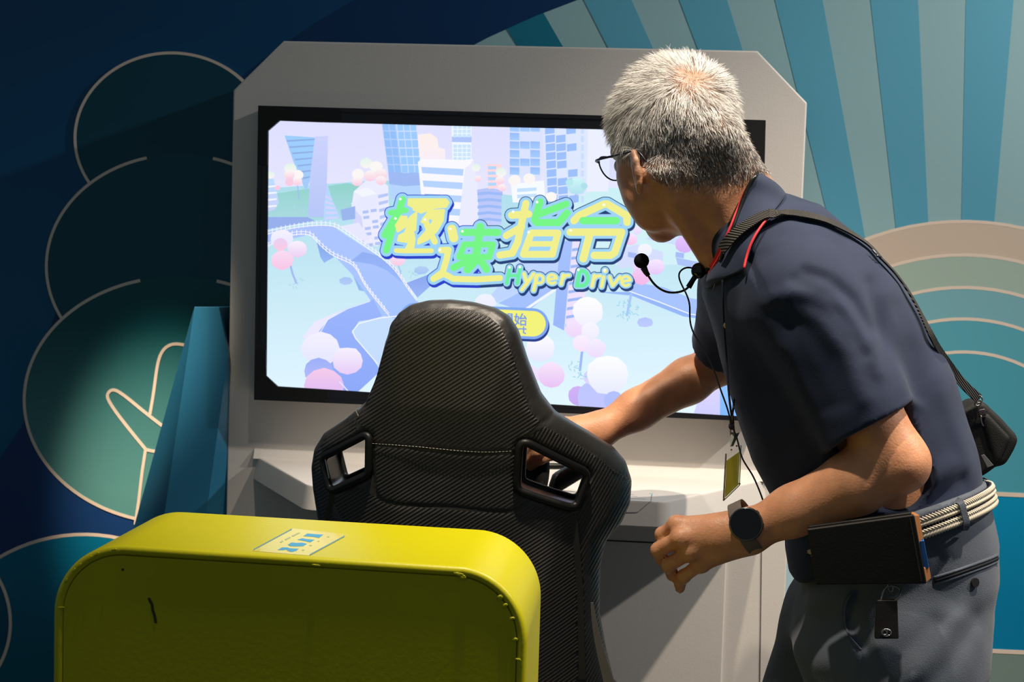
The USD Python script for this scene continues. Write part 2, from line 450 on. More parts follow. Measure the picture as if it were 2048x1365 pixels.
# ------------------------------------------------------------------ the screen
tv = thing('wall_monitor', 'large black framed monitor on the cabinet, showing a bright game start screen', 'monitor')
black_gloss = mat_('bezel_black', (26, 27, 33), .28, .5, bump=(40, .0002))
tape_black = mat_('tape_black', (14, 14, 15), .5, .4)
outer = Polygon([(-.482, 1.0285), (.4865, 1.0265), (.4765, 1.588), (-.484, 1.5955)])
scr_px = [(537, 262), (560, 242), (640, 245), (681, 246), (900, 252), (1200, 259), (1478, 267), (1506, 293), (1497, 826), (1480, 833), (1300, 822), (650, 779), (556, 773), (533, 752)]
opening = Polygon(XZ(scr_px, 0.0)).buffer(0)
obj('bezel', slab(outer.difference(opening.buffer(.0002)), .0, YS - .002), black_gloss, tv)
ring = outer.buffer(-.0005).difference(outer.buffer(-.0075))
obj('bezel_rim', slab(ring, -.0025, .004), black_gloss, tv)
for q in ([(514, 212), (681, 218), (681, 245), (560, 241), (536, 262), (535, 330), (515, 330)], [(533, 752), (556, 774), (652, 780), (652, 804), (512, 797), (513, 700), (532, 700)],
          [(1440, 240), (1529, 243), (1527, 380), (1504, 376), (1507, 293), (1478, 267), (1440, 266)]):
    g = Polygon(XZ(q, -.0006)).buffer(.0002).difference(opening.buffer(-.0004)).intersection(outer.buffer(-.001))
    obj('corner_tape', slab(g, -.0034, .003), tape_black, tv, label='black tape masking a corner of the frame')

def screen_mat(name, power):
    return usdkit.material(stage, '/World/Looks/' + name, {'a': ('attribute', dict(attribute='tint')), 'p': ('principled_bsdf', dict(base_color=(.01, .01, .012), roughness=.25, emission_strength=power, specular_ior_level=.3))},
                           [('a.color', 'p.emission_color')], surface='p.BSDF')
glow = screen_mat('screen_light', 1.08)
glow_title = screen_mat('title_light', 1.0)

class Pic:
    """A flat picture: later shapes cover earlier ones; each has a colour at its top and at its bottom."""
    def __init__(s): s.items = []
    def add(s, g, c0, c1=None):
        if not hasattr(g, 'area'): g = Polygon(g)
        s.items.append((g.buffer(0), np.array(c0, float), np.array(c1 if c1 is not None else c0, float)))
    def mesh(s, y, clip=None):
        V, F, C, n, cover = [], [], [], 0, None
        for g, c0, c1 in reversed(s.items):
            q = g if cover is None else g.difference(cover)
            if clip is not None: q = q.intersection(clip)
            b = g.bounds
            for k in polys(q):
                if k.area < .5: continue
                v, f = trimesh.creation.triangulate_polygon(k, engine='earcut')
                t = np.clip((v[:, 1] - b[1]) / max(b[3] - b[1], 1e-6), 0, 1)[:, None]
                C.append(L(c0) * (1 - t) + L(c1) * t)
                V.append(np.array([P(a, c, y) for a, c in v])); F.append(f[:, ::-1] + n); n += len(v)
            cover = g if cover is None else cover.union(g)
        return np.vstack(V), np.vstack(F), np.vstack(C)

def picture(name, pic, y, material, parent, clip=None, label=None):
    v, f, c = pic.mesh(y, clip)
    o = obj(name, (v, f), material, parent, smooth=False, label=label)
    UsdGeom.PrimvarsAPI(o).CreatePrimvar('tint', Sdf.ValueTypeNames.Color3fArray, 'vertex').Set(Vt.Vec3fArray.FromNumpy(c.astype(np.float32)))
    return o

pic = Pic()
Z = lambda q: [(520 + x / 2.73, 200 + y / 2.73) for x, y in q]       # one working frame of the picture
W7 = lambda q: [(1000 + x / 4.096, 560 + y / 4.096) for x, y in q]
ST = lambda q, w: LineString(q).buffer(w / 2, quad_segs=5)
def blob(cx, cy, rx, ry, n=11, j=.06, rot=0):
    r = np.random.default_rng(int(cx * 7 + cy * 13))
    return Polygon([(cx + rx * math.cos(a + rot) * (1 + j * r.uniform(-1, 1)), cy + ry * math.sin(a + rot) * (1 + j * r.uniform(-1, 1))) for a in np.arange(n) * 2 * math.pi / n])
LAV, MINT, ROAD, WIN, WALLC = (226, 226, 252), (176, 226, 226), (160, 184, 244), (160, 200, 246), (238, 240, 254)
pic.add([(500, 200), (1560, 200), (1560, 470), (500, 470)], (212, 214, 248), (228, 226, 252))
pic.add([(500, 380), (760, 360), (1100, 400), (1560, 420), (1560, 880), (500, 880)], (166, 214, 228), (226, 242, 252))
pic.add(Z([(40, 520), (160, 500), (480, 455), (540, 470), (520, 640), (40, 680)]), (140, 204, 196), (168, 212, 222))
pic.add(Z([(1700, 520), (1911, 480), (2750, 470), (2750, 900), (1700, 900)]), (196, 232, 238), (204, 234, 240))
pic.add(Z([(2100, 760), (2400, 640), (2740, 660), (2740, 880)]), (198, 216, 248))
# far towers
pic.add(Z([(862, 190), (930, 182), (968, 210), (975, 260), (1010, 270), (1012, 330), (870, 340)]), (246, 232, 226), (240, 230, 240))
pic.add(Z([(1046, 130), (1155, 130), (1155, 330), (1050, 330)]), (232, 240, 252))
pic.add(Z([(1048, 200), (1155, 200), (1155, 232), (1048, 230)]), (170, 190, 240))
for i in range(8):
    for k in range(4):
        x, y = 1056 + 25 * k, 140 + 23 * i + (12 if i > 2 else 0)
        if 190 < y < 232: continue
        pic.add(Z([(x, y), (x + 20, y), (x + 20, y + 18), (x, y + 18)]), (196, 222, 250))
pic.add(Z([(664, 120), (740, 120), (775, 400), (700, 390)]), (172, 198, 242), (170, 198, 244))
pic.add(Z([(740, 120), (852, 120), (866, 330), (862, 400), (775, 402)]), (200, 218, 250))
pic.add(Z([(700, 390), (790, 400), (870, 395), (880, 470), (790, 472), (706, 460)]), (154, 180, 236))
pic.add(Z([(706, 460), (790, 472), (880, 466), (880, 540), (715, 540)]), (176, 206, 246))
for i in range(6):
    for k in range(3):
        y = 128 + 46 * i
        x = 748 + 36 * k + i * 5
        pic.add(Z([(x, y), (x + 32, y), (x + 34, y + 40), (x + 3, y + 40)]), (152, 196, 246))
    for k in range(2):
        x = 668 + 36 * k + i * 6; y = 126 + 46 * i
        pic.add(Z([(x, y), (x + 31, y + 2), (x + 35, y + 41), (x + 4, y + 38)]), (142, 186, 240))
# block with window bands in the middle
pic.add(Z([(1100, 330), (1165, 325), (1195, 520), (1190, 700), (1060, 720)]), (226, 228, 250))
pic.add(Z([(862, 340), (880, 322), (1110, 328), (1165, 322), (1150, 350), (1120, 372), (1080, 700), (930, 700), (880, 520)]), (240, 240, 254))
for k, (y, w) in enumerate([(366, 0), (440, 8), (512, 18), (585, 30)]):
    pic.add(Z([(880 + w, y), (1112 - w * .6, y + 12), (1108 - w * .6, y + 48), (886 + w, y + 34)]), (176, 204, 246))
pic.add(Z([(1185, 490), (1250, 480), (1320, 492), (1318, 680), (1200, 690)]), (176, 190, 240), (190, 200, 244))
for k in range(5):
    pic.add(Z([(1188, 506 + 36 * k), (1250, 500 + 36 * k), (1318, 508 + 36 * k), (1318, 522 + 36 * k), (1250, 515 + 36 * k), (1188, 522 + 36 * k)]), (150, 180, 240))
pic.add(Z([(1240, 350), (1316, 352), (1320, 480), (1246, 486)]), (250, 210, 214))
for k in range(4): pic.add(Z([(1244, 362 + 30 * k), (1290, 362 + 30 * k), (1290, 378 + 30 * k), (1246, 380 + 30 * k)]), (172, 208, 246))
# pair of round towers on the right
pic.add(Z([(1360, 120), (1530, 130), (1530, 440), (1360, 420)]), (212, 220, 250))
pic.add(Z([(1540, 130), (1790, 140), (1780, 520), (1560, 540)]), (214, 224, 252))
rr = np.random.default_rng(5)
for i in range(9):
    for k in range(3):
        if rr.random() < .22: continue
        x, y = 1364 + 56 * k, 132 + 47 * i
        if y < 400: pic.add(Z([(x, y), (x + 52, y + 2), (x + 52, y + 42), (x, y + 40)]), (146, 182, 240), (160, 198, 246))
    for k in range(3):
        if rr.random() < .25: continue
        x, y = 1556 + 58 * k + i * 2, 142 + 47 * i
        if y < 520: pic.add(Z([(x, y + 6), (x + 52, y), (x + 52, y + 40), (x, y + 46)]), (152, 184, 240), (150, 186, 244))
    pic.add(Z([(1752, 150 + 47 * i), (1768, 150 + 47 * i), (1768, 184 + 47 * i), (1752, 184 + 47 * i)]), (196, 214, 250))
pic.add(Z([(1790, 130), (1920, 130), (1900, 500), (1784, 500)]), (228, 232, 252))
pic.add(Z([(1370, 460), (1550, 440), (1560, 560), (1380, 560)]), (238, 242, 254))
for k in range(2): pic.add(Z([(1404, 484 + 34 * k), (1510, 478 + 34 * k), (1510, 496 + 34 * k), (1404, 504 + 34 * k)]), (190, 218, 250))
# twisted tower at the left
pic.add(Z([(134, 194), (226, 200), (300, 205), (270, 450), (250, 500), (180, 330)]), (150, 200, 246), (160, 196, 240))
for k in range(7):
    y = 214 + 34 * k; x = 150 + 15 * k
    pic.add(Z([(x - 6, y + 6), (300 - k * 4, y - 2), (299 - k * 4, y + 5), (x - 3, y + 15)]), (140, 168, 222))
pic.add(Z([(300, 200), (372, 196), (366, 420), (352, 640), (262, 640), (272, 430)]), (198, 204, 244), (176, 192, 240))
pic.add(Z([(366, 450), (392, 540), (440, 640), (345, 668), (352, 560)]), (176, 208, 246))
for k in range(5): pic.add(Z([(358, 520 + 30 * k), (392 + 9 * k, 540 + 24 * k), (394 + 9 * k, 550 + 24 * k), (356, 534 + 30 * k)]), (206, 206, 246))
pic.add(Z([(44, 430), (74, 430), (104, 560), (80, 600), (40, 610)]), (180, 212, 246), (196, 204, 240))
for k in range(4): pic.add(Z([(40, 470 + 36 * k), (90, 466 + 36 * k), (92, 474 + 36 * k), (40, 480 + 36 * k)]), (236, 240, 252))
# white step building
pic.add(Z([(512, 500), (580, 440), (660, 440), (700, 470), (710, 740), (640, 800), (560, 780), (500, 580)]), (228, 228, 250))
pic.add(Z([(512, 500), (590, 478), (636, 512), (560, 530)]), (236, 238, 250))
pic.add(Z([(496, 566), (560, 530), (640, 512), (644, 610), (560, 640)]), (224, 226, 250))
pic.add(Z([(500, 580), (556, 640), (570, 785), (520, 730)]), (206, 208, 244))
for i in range(7):
    for k in range(2):
        if (i + k) % 3 == 2: continue
        x, y = 560 + 44 * k + 4 * i, 606 + 30 * i - 8 * k
        pic.add(Z([(x, y), (x + 32, y - 4), (x + 33, y + 12), (x + 1, y + 16)]), (172, 190, 238))
for i in range(5):
    pic.add(Z([(644 + 3 * i, 520 + 38 * i), (700, 508 + 38 * i), (700, 524 + 38 * i), (646 + 3 * i, 538 + 38 * i)]), (178, 194, 240))
pic.add(Z([(440, 690), (540, 670), (600, 760), (540, 770)]), (224, 224, 248))
# roads
pic.add(Z([(40, 640), (260, 640), (300, 660), (40, 708)]), (146, 170, 228))
pic.add(Z([(440, 600), (520, 580), (520, 650), (450, 660)]), (150, 176, 230))
pic.add(Z([(310, 780), (350, 770), (420, 850), (350, 890), (330, 860)]), (128, 160, 228), (146, 180, 236))
pic.add(Z([(500, 940), (600, 940), (590, 1050), (540, 1040)]), (140, 178, 236))
pic.add(Z([(40, 720), (260, 684), (400, 690), (440, 720), (640, 850), (760, 940), (850, 1090), (870, 1110), (700, 1230), (500, 950), (300, 745), (260, 738), (40, 790)]), (168, 190, 246), (160, 190, 248))
pic.add(Z([(498, 880), (560, 830), (640, 850), (730, 910), (790, 1010), (690, 930), (620, 900)]), (140, 168, 236), (150, 180, 244))
def rail(q, w=5, posts=1, c=(238, 236, 252)):
    s = spline(Z(q), 40)
    pic.add(ST(s, w / 2.73), c)
    pic.add(ST(s - [0, 14 / 2.73], w * .7 / 2.73), c)
    n = int(LineString(s).length / 9)
    for k in range(n):
        p = LineString(s).interpolate(k * 9)
        pic.add([(p.x - .8, p.y + 2), (p.x + .8, p.y + 2), (p.x + .8, p.y - 9), (p.x - .8, p.y - 9)], c)
rail([(44, 732), (140, 708), (270, 688), (400, 690), (450, 715), (560, 790), (660, 860), (740, 935), (800, 1020), (855, 1095)])
rail([(44, 800), (130, 750), (270, 738), (300, 762), (400, 850), (510, 905), (560, 990), (640, 1100), (705, 1180)])
pic.add(Z([(800, 1000), (930, 950), (960, 990), (860, 1080)]), (134, 160, 232), (148, 176, 238))
pic.add(Z([(1300, 1110), (1420, 1050), (1640, 960), (1660, 1000), (1480, 1140), (1420, 1150)]), (158, 186, 246))
pic.add(Z([(1430, 1150), (1650, 1000), (1664, 1010), (1446, 1156)]), (232, 236, 254))
pic.add(Z([(1420, 870), (1700, 880), (1640, 960), (1420, 1050), (1290, 1110), (1250, 1080)]), (184, 206, 248))
pic.add(Z([(300, 1290), (370, 1200), (470, 1140), (620, 1090), (670, 1190), (540, 1210), (500, 1270), (620, 1420), (660, 1480), (420, 1700), (360, 1500)]), (150, 176, 244), (132, 160, 240))
pic.add(Z([(230, 1300), (300, 1210), (480, 1136), (380, 1190), (318, 1270), (300, 1310)]), (228, 224, 248))
pic.add(ST(Z([(318, 1290), (370, 1200), (480, 1140), (600, 1100)]), 1.4), (236, 240, 254))
pic.add(Z([(500, 1270), (540, 1215), (680, 1180), (760, 1200), (760, 1420), (660, 1470)]), (190, 214, 248))
pic.add(ST(Z([(760, 1180), (650, 1192), (540, 1222), (505, 1264), (520, 1300), (640, 1440)]), 2), (238, 240, 254))
# right hand road and striped tower
pic.add(W7([(780, 100), (1100, 100), (1300, 170), (1740, 300), (1780, 340), (1500, 300), (1200, 180), (1080, 130)]), (144, 176, 240))
pic.add(W7([(1100, 20), (1340, 60), (1560, 150), (1780, 190), (1780, 300), (1540, 280), (1080, 104), (1020, 60)]), (160, 188, 246))
pic.add(ST(W7([(1050, 90), (1300, 180), (1560, 282), (1780, 310)]), 2), (236, 240, 254))
pic.add(Z([(1640, 770), (1706, 770), (1660, 1260), (1600, 1230)]), (158, 186, 246), (150, 176, 240))
pic.add(Z([(1706, 770), (1800, 780), (1800, 960), (1740, 1240), (1662, 1262)]), (226, 220, 248), (232, 216, 244))
for k in range(10):
    y = 800 + 46 * k
    pic.add(Z([(1704 - k * 4, y + 12), (1800 - k * 7, y), (1800 - k * 7, y + 14), (1703 - k * 4, y + 28)]), (150, 178, 240))
pic.add(Z([(1930, 820), (2060, 790), (2200, 830), (2200, 900), (1960, 920)]), (206, 214, 250))
for x in (2010, 2075, 2270): pic.add(Z([(x, 830), (x + 46, 838), (x + 44, 866), (x - 2, 858)]), (160, 182, 240))
pic.add(Z([(2270, 860), (2460, 900), (2460, 940), (2280, 900)]), (166, 188, 240))
# trees of round balls
def balltree(trunk, balls):
    if trunk: pic.add(ST(Z(trunk[0]), trunk[1]), (160, 180, 236))
    for cx, cy, r, c0, c1 in balls:
        x, y = Z([(cx, cy)])[0]
        pic.add(blob(x, y, r / 2.73, r * .86 / 2.73, 12, .05), c0, c1)
CR, PK, GR, VI = (242, 238, 236), (242, 196, 218), (216, 236, 226), (214, 190, 244)
balltree(([(205, 470), (212, 545)], 2), [(165, 375, 34, GR, CR), (205, 410, 32, CR, CR), (160, 410, 30, CR, PK), (160, 450, 24, PK, PK), (205, 445, 26, CR, PK), (96, 480, 15, PK, PK), (56, 410, 24, GR, CR)])
balltree(None, [(580, 345, 34, GR, CR), (635, 365, 36, CR, CR), (535, 405, 34, CR, CR), (660, 405, 34, CR, PK), (530, 445, 30, CR, PK), (600, 415, 34, CR, PK), (660, 440, 30, CR, PK)])
balltree(([(160, 880), (178, 950), (198, 1000)], 4), [(118, 760, 62, (236, 232, 248), (222, 222, 246)), (204, 815, 54, (240, 234, 246), (228, 198, 234)), (112, 790, 40, (224, 200, 236), PK), (122, 875, 62, (240, 212, 236), (240, 190, 222))])
balltree(([(748, 880), (770, 950)], 2), [(752, 870, 44, (236, 222, 248), PK)])
balltree(([(1318, 470), (1322, 520)], 2), [(1316, 395, 30, GR, CR), (1310, 440, 26, CR, PK), (1322, 480, 24, CR, PK), (1390, 440, 34, CR, CR), (1470, 430, 34, CR, CR), (1180, 370, 24, GR, CR), (1190, 430, 20, CR, PK), (1590, 530, 32, CR, CR)])
balltree(([(1730, 480), (1718, 560)], 3), [(1730, 470, 54, (200, 238, 240), (170, 216, 230)), (1690, 450, 22, (176, 224, 228), (176, 224, 228)), (1770, 470, 20, (170, 216, 230), (170, 216, 230))])
balltree(None, [(1230, 1110, 60, (232, 234, 250), (226, 228, 250))])
balltree(None, [(330, 1360, 106, (236, 232, 246), (220, 222, 246)), (320, 1480, 80, (150, 170, 240), (176, 180, 240)), (478, 1424, 86, (238, 232, 246), (222, 196, 238)), (350, 1560, 110, (238, 196, 226), (206, 176, 240))])
pic.add(ST(Z([(434, 1540), (480, 1590), (500, 1640)]), 2.5), (220, 222, 250))
def at7(balls):
    for cx, cy, r, c0, c1 in balls:
        x, y = W7([(cx, cy)])[0]; pic.add(blob(x, y, r / 4.096, r * .95 / 4.096, 12, .05), c0, c1)
pic.add(ST(W7([(672, 590), (655, 740)]), 5), (150, 178, 240))
at7([(330, 560, 120, (246, 244, 250), (222, 222, 248)), (240, 780, 90, (232, 222, 246), (228, 206, 240)), (420, 780, 112, (240, 222, 244), (224, 186, 236)), (120, 720, 120, (150, 180, 244), (150, 180, 244))])
at7([(610, 400, 76, (236, 220, 246), (230, 206, 240)), (720, 260, 128, (246, 246, 250), (232, 232, 250)), (740, 420, 76, (240, 238, 250), (230, 226, 248)), (668, 520, 72, (240, 232, 246), (238, 216, 240)), (784, 560, 82, (238, 230, 248), (228, 212, 244))])
at7([(640, 950, 84, (200, 170, 238), (190, 164, 236)), (770, 960, 140, (178, 192, 246), (190, 190, 246)), (740, 800, 60, (200, 200, 246), (216, 206, 246)), (880, 780, 172, (246, 246, 250), (222, 226, 250)), (930, 990, 80, (170, 184, 244), (170, 184, 244))])
pic.add(ST(W7([(1074, 120), (1040, 290)]), 5), (166, 190, 244))
rs = np.random.default_rng(3)
for cx, cy in ((1020, 220), (1090, 250), (600, 700), (660, 800), (1010, 290)):
    for k in range(10):
        x, y = W7([(cx + rs.uniform(-55, 55), cy + rs.uniform(-40, 40))])[0]
        a = rs.uniform(0, 6.28); pic.add(ST([(x, y), (x + 5 * math.cos(a), y + 5 * math.sin(a))], 1.6), (150, 204, 226))
for cx, cy in ((190, 1000), (820, 950), (200, 600)):
    for k in range(8):
        x, y = Z([(cx + rs.uniform(-50, 50), cy + rs.uniform(-20, 24))])[0]
        a = rs.uniform(0, 6.28); pic.add(ST([(x, y), (x + 5 * math.cos(a), y + 5 * math.sin(a))], 1.6), (168, 210, 226))
pic.add(blob(*W7([(1190, 350)])[0], 17, 10, 8, .1), (172, 190, 244), (184, 196, 246))
pic.add(blob(*Z([(470, 990)])[0], 14, 8, 7, .1), (160, 190, 236), (176, 196, 240))
pic.add(blob(*Z([(880, 930)])[0], 15, 9, 7, .1), (172, 200, 236), (160, 190, 236))
# trees behind the microphone, right of the title
R2 = lambda x, y: (1160 + x / 4.55, 270 + y / 4.55)
for cx, cy, r, c0, c1 in [(590, 1050, 66, (238, 238, 250), (226, 232, 250)), (690, 1200, 80, (240, 226, 248), (222, 190, 240)), (560, 1210, 80, (230, 214, 248), (226, 196, 240)), (560, 1290, 86, (232, 196, 236), (236, 176, 224)), (460, 950, 62, (240, 222, 246), (240, 190, 226)), (520, 870, 40, (236, 226, 248), (226, 206, 246)), (950, 1000, 86, (222, 190, 246), (206, 170, 238))]:
    x, y = R2(cx, cy); pic.add(blob(x, y, r / 4.55, r * .9 / 4.55, 12, .05), c0, c1)
# lower right, seen through the arm
pic.add([(1400, 790), (1430, 750), (1450, 770), (1440, 850), (1380, 850)], (216, 210, 250), (196, 196, 248))
pic.add([(1440, 770), (1462, 700), (1540, 700), (1540, 860), (1440, 860)], (150, 196, 246), (120, 176, 240))
pic.add([(1470, 255), (1510, 255), (1510, 420), (1485, 420)], (150, 180, 240), (130, 160, 232))
picture('screen', pic, .0035, glow, tv, clip=Polygon(scr_px).buffer(4), label='lit screen with a pastel toy city')

# the title, drawn as fat strokes
T = lambda q: [(740 + x / 3.657, 370 + y / 3.657) for x, y in q]
S_ = lambda q, w: LineString(T(q)).buffer(w / 2 / 3.657, quad_segs=6)
RG = lambda q, w: LineString(T(q + q[:1])).buffer(w / 2 / 3.657, quad_segs=6)
PG = lambda q: Polygon(T(q)).buffer(2.2, quad_segs=5)
yel = [PG([(285, 106), (556, 106), (574, 128), (556, 160), (480, 166), (425, 180), (375, 204), (318, 180), (322, 166), (282, 146)]),
       PG([(162, 266), (212, 220), (232, 234), (266, 234), (264, 300), (204, 340)]),
       PG([(300, 232), (338, 204), (330, 330), (312, 330), (326, 400), (316, 462), (266, 462), (288, 420), (206, 408), (214, 372), (256, 352), (276, 300), (284, 250)]),
       S_([(402, 252), (430, 330), (474, 416)], 44), PG([(430, 190), (540, 184), (532, 260), (486, 340), (420, 400), (352, 430), (356, 400), (420, 330), (466, 262), (440, 236), (400, 280), (378, 270)]),
       S_([(192, 480), (260, 484), (450, 482)], 34),
       S_([(598, 324), (612, 388)], 66),
       S_([(520, 478), (574, 476), (556, 560), (530, 640), (464, 688)], 46), S_([(464, 688), (540, 650), (610, 688), (780, 692), (950, 682)], 44),
       S_([(1140, 136), (1080, 420), (1040, 500), (950, 514)], 52), S_([(1036, 222), (1160, 214)], 54), S_([(996, 372), (1110, 306)], 50),
       RG([(1180, 352), (1374, 352), (1334, 508), (1122, 508)], 50), S_([(1150, 432), (1350, 432)], 40),
       S_([(1492, 262), (1530, 224), (1712, 140), (1736, 140), (1880, 226), (1880, 274)], 54),
       S_([(1464, 346), (1840, 346), (1790, 496), (1760, 516), (1640, 516)], 54), S_([(1606, 366), (1560, 540)], 56)]
grn = [S_([(236, 108), (214, 190), (110, 366)], 52), S_([(150, 204), (262, 186)], 40), S_([(166, 320), (120, 480)], 48),
       S_([(682, 348), (934, 348)], 52), S_([(806, 308), (770, 560), (712, 620)], 58), RG([(690, 436), (898, 436), (872, 528), (652, 528)], 44), S_([(750, 540), (610, 606)], 50), S_([(800, 540), (852, 618)], 54),
       S_([(1244, 124), (1204, 256), (1220, 276), (1380, 276), (1440, 206)], 52), S_([(1240, 214), (1434, 140)], 50),
       S_([(1556, 262), (1800, 262)], 54)]
arc = lambda cx, cy, rx, ry, a0, a1, n=20: [(cx + rx * math.cos(t), cy - ry * math.sin(t)) for t in np.radians(np.linspace(a0, a1, n))]
HD = 26
hyp_g = [S_([(1022, 606), (1000, 720)], HD), S_([(1098, 606), (1076, 720)], HD), S_([(1012, 664), (1084, 664)], HD - 4),
         S_([(1534, 630), (1512, 738), (1548, 738)] + arc(1548, 684, 46, 54, -90, 90) + [(1534, 630)], HD + 2)]
hyp_y = [S_([(1126, 650), (1146, 716)], HD), S_([(1196, 652), (1150, 716), (1110, 768)], HD), S_([(1222, 662), (1196, 772)], HD), S_(arc(1238, 690, 30, 30, 0, 359), HD - 6),
         S_([(1304, 694), (1362, 682)] + arc(1332, 690, 32, 32, 10, 310), HD - 5), S_([(1412, 660), (1398, 726)], HD), S_([(1408, 690), (1430, 664), (1456, 662)], HD - 4),
         S_([(1640, 664), (1624, 742)], HD), S_([(1634, 696), (1656, 668), (1684, 666)], HD - 4), S_([(1708, 674), (1694, 744)], HD), S_([(1719, 628), (1720, 629)], HD + 6),
         S_([(1752, 674), (1774, 738), (1828, 674)], HD - 2), S_([(1844, 708), (1900, 698)] + arc(1872, 704, 32, 34, 10, 310), HD - 5)]
big, small = unary_union(yel + grn), unary_union(hyp_g + hyp_y)
mid = unary_union([big.buffer(5.6), small.buffer(3.2)])
from shapely import affinity
shade = unary_union([affinity.translate(mid.buffer(1.6), dx, dy) for dx, dy in ((0, 0), (1, 2), (2, 4))])
title = Pic()
left = Polygon([(700, 300), (960, 300), (960, 700), (700, 700)])
title.add(shade, (30, 62, 120)); title.add(shade.intersection(left), (38, 62, 200))
title.add(mid, (158, 212, 246))
for g in yel + hyp_y: title.add(g, (241, 239, 140))
for g in grn: title.add(g, (118, 246, 134))
for g in hyp_g: title.add(g, (106, 238, 160))
for x, y in ((222, 104), (186, 246), (402, 254), (588, 322), (512, 476), (676, 340), (1046, 196), (1222, 126), (1160, 346), (1710, 146), (1468, 334), (1020, 604), (1096, 602), (1524, 622), (1716, 624)):
    c = T([(x, y)])[0]; title.add(affinity.rotate(Point(*c).buffer(1).buffer(.01).envelope.buffer(1.4), 40), (252, 253, 246))
picture('game_title', title, .0030, glow_title, tv, label='title lettering in fat yellow and green strokes')
btn = Pic()
rb = LineString([(830, 637), (1066, 648)]).buffer(31, quad_segs=10)
btn.add(affinity.translate(rb, 2, 5), (36, 60, 140)); btn.add(rb, (128, 168, 240)); btn.add(rb.buffer(-5.5), (243, 242, 122))
K1 = [[[(104,107),(151,109),(151,177),(130,178),(129,183),(134,195),(151,195),(164,191),(170,177),(168,50),(105,49)],[[(121,86),(151,86),(151,93),(121,93)],[(121,71),(121,64),(151,64),(150,71)]]],[[(54,143),(56,156),(73,157),(68,170),(55,184),(64,194),(69,193),(79,183),(90,157),(107,157),(108,191),(122,192),(124,157),(146,155),(145,142),(124,140),(124,129),(140,128),(142,115),(59,113),(57,126),(74,129),(74,139)],[[(91,129),(107,129),(107,139),(91,140)]]],[[(31,193),(48,194),(49,109),(95,106),(93,49),(31,51)],[[(49,86),(77,86),(77,93),(49,93)],[(49,71),(49,64),(77,64),(77,71)]]]]
K2 = [[[(23,183),(31,194),(34,195),(55,177),(63,166),(77,179),(81,177),(88,167),(72,147),(82,109),(87,117),(157,111),(162,120),(166,122),(177,114),(166,90),(148,65),(135,72),(146,94),(110,96),(135,49),(133,45),(118,42),(98,81),(83,100),(84,77),(58,74),(62,46),(59,43),(46,43),(41,72),(24,76),(24,90),(36,92),(27,133),(47,150),(49,155)],[[(47,128),(54,93),(66,92),(58,135)]]],[[(91,194),(106,195),(108,189),(149,189),(152,195),(165,195),(167,127),(92,125)],[[(108,142),(149,142),(149,171),(108,171)]]]]
def glyph(K, x, y, s, w): # s = pixels per font unit
    for ext, holes in K:
        g = Polygon(ext, holes).buffer(w)
        btn.add(affinity.affine_transform(g, [s, s * .04, 0, s, x, y]), (126, 158, 226))
glyph(K1, 997, 619, .165, 0); glyph(K2, 1024, 620, .165, 0)
B7 = lambda q, w=2.8: LineString([(1005.5 + x / 4.096, 560 + y / 4.096) for x, y in q]).buffer(w / 2)
for g in (B7([(6, 404), (-10, 390), (-26, 396), (-26, 408), (-4, 420), (-4, 432), (-16, 438), (-34, 430)]), B7([(26, 388), (24, 436)]), B7([(14, 404), (40, 404)]),
          B7(arc(78, 420, 18, 18, 0, 359)), B7([(98, 400), (98, 440)]), B7([(122, 402), (121, 440)]), B7([(121, 416), (134, 402), (148, 402)]), B7([(172, 386), (170, 432), (186, 440)]), B7([(156, 402), (190, 404)])):
    btn.add(g, (126, 158, 226))
picture('start_button', btn, .0030, glow_title, tv, label='yellow pill button with blue lettering')

# ------------------------------------------------------------------ blue fin beside the cabinet
fin = thing('blue_fin', 'slanted blue decorative fin standing left of the white cabinet', 'decorative column')
fq = lambda u, v, y: P(u, v, y)
A, B_, C_, D_, E_ = fq(390, 615, .03), fq(437, 616, .03), fq(456, 709, .03), fq(411, 1040, .03), fq(328, 1040, .03)
down = lambda a, b: a + (b - a) * (a[2] / (a[2] - b[2]))
G0, G1 = down(A, E_), down(C_, D_)
blue = mat_('fin_blue', (40, 112, 148), .4, .45, bump=(300, .00015))
L0, L1 = fq(386, 628, .28), fq(273, 1040, .28)
Lg = down(L0, L1)
R0, R1 = fq(455, 617, .20), fq(451, 1040, .14)
Rg = np.array([R1[0], R1[1], 0])
obj('fin_body', hullpts([A, B_, C_, G0, G1, L0, L1, Lg, R0, R1, Rg, R0 + [0, .08, 0], Rg + [0, .14, 0]], .0012), blue, fin)

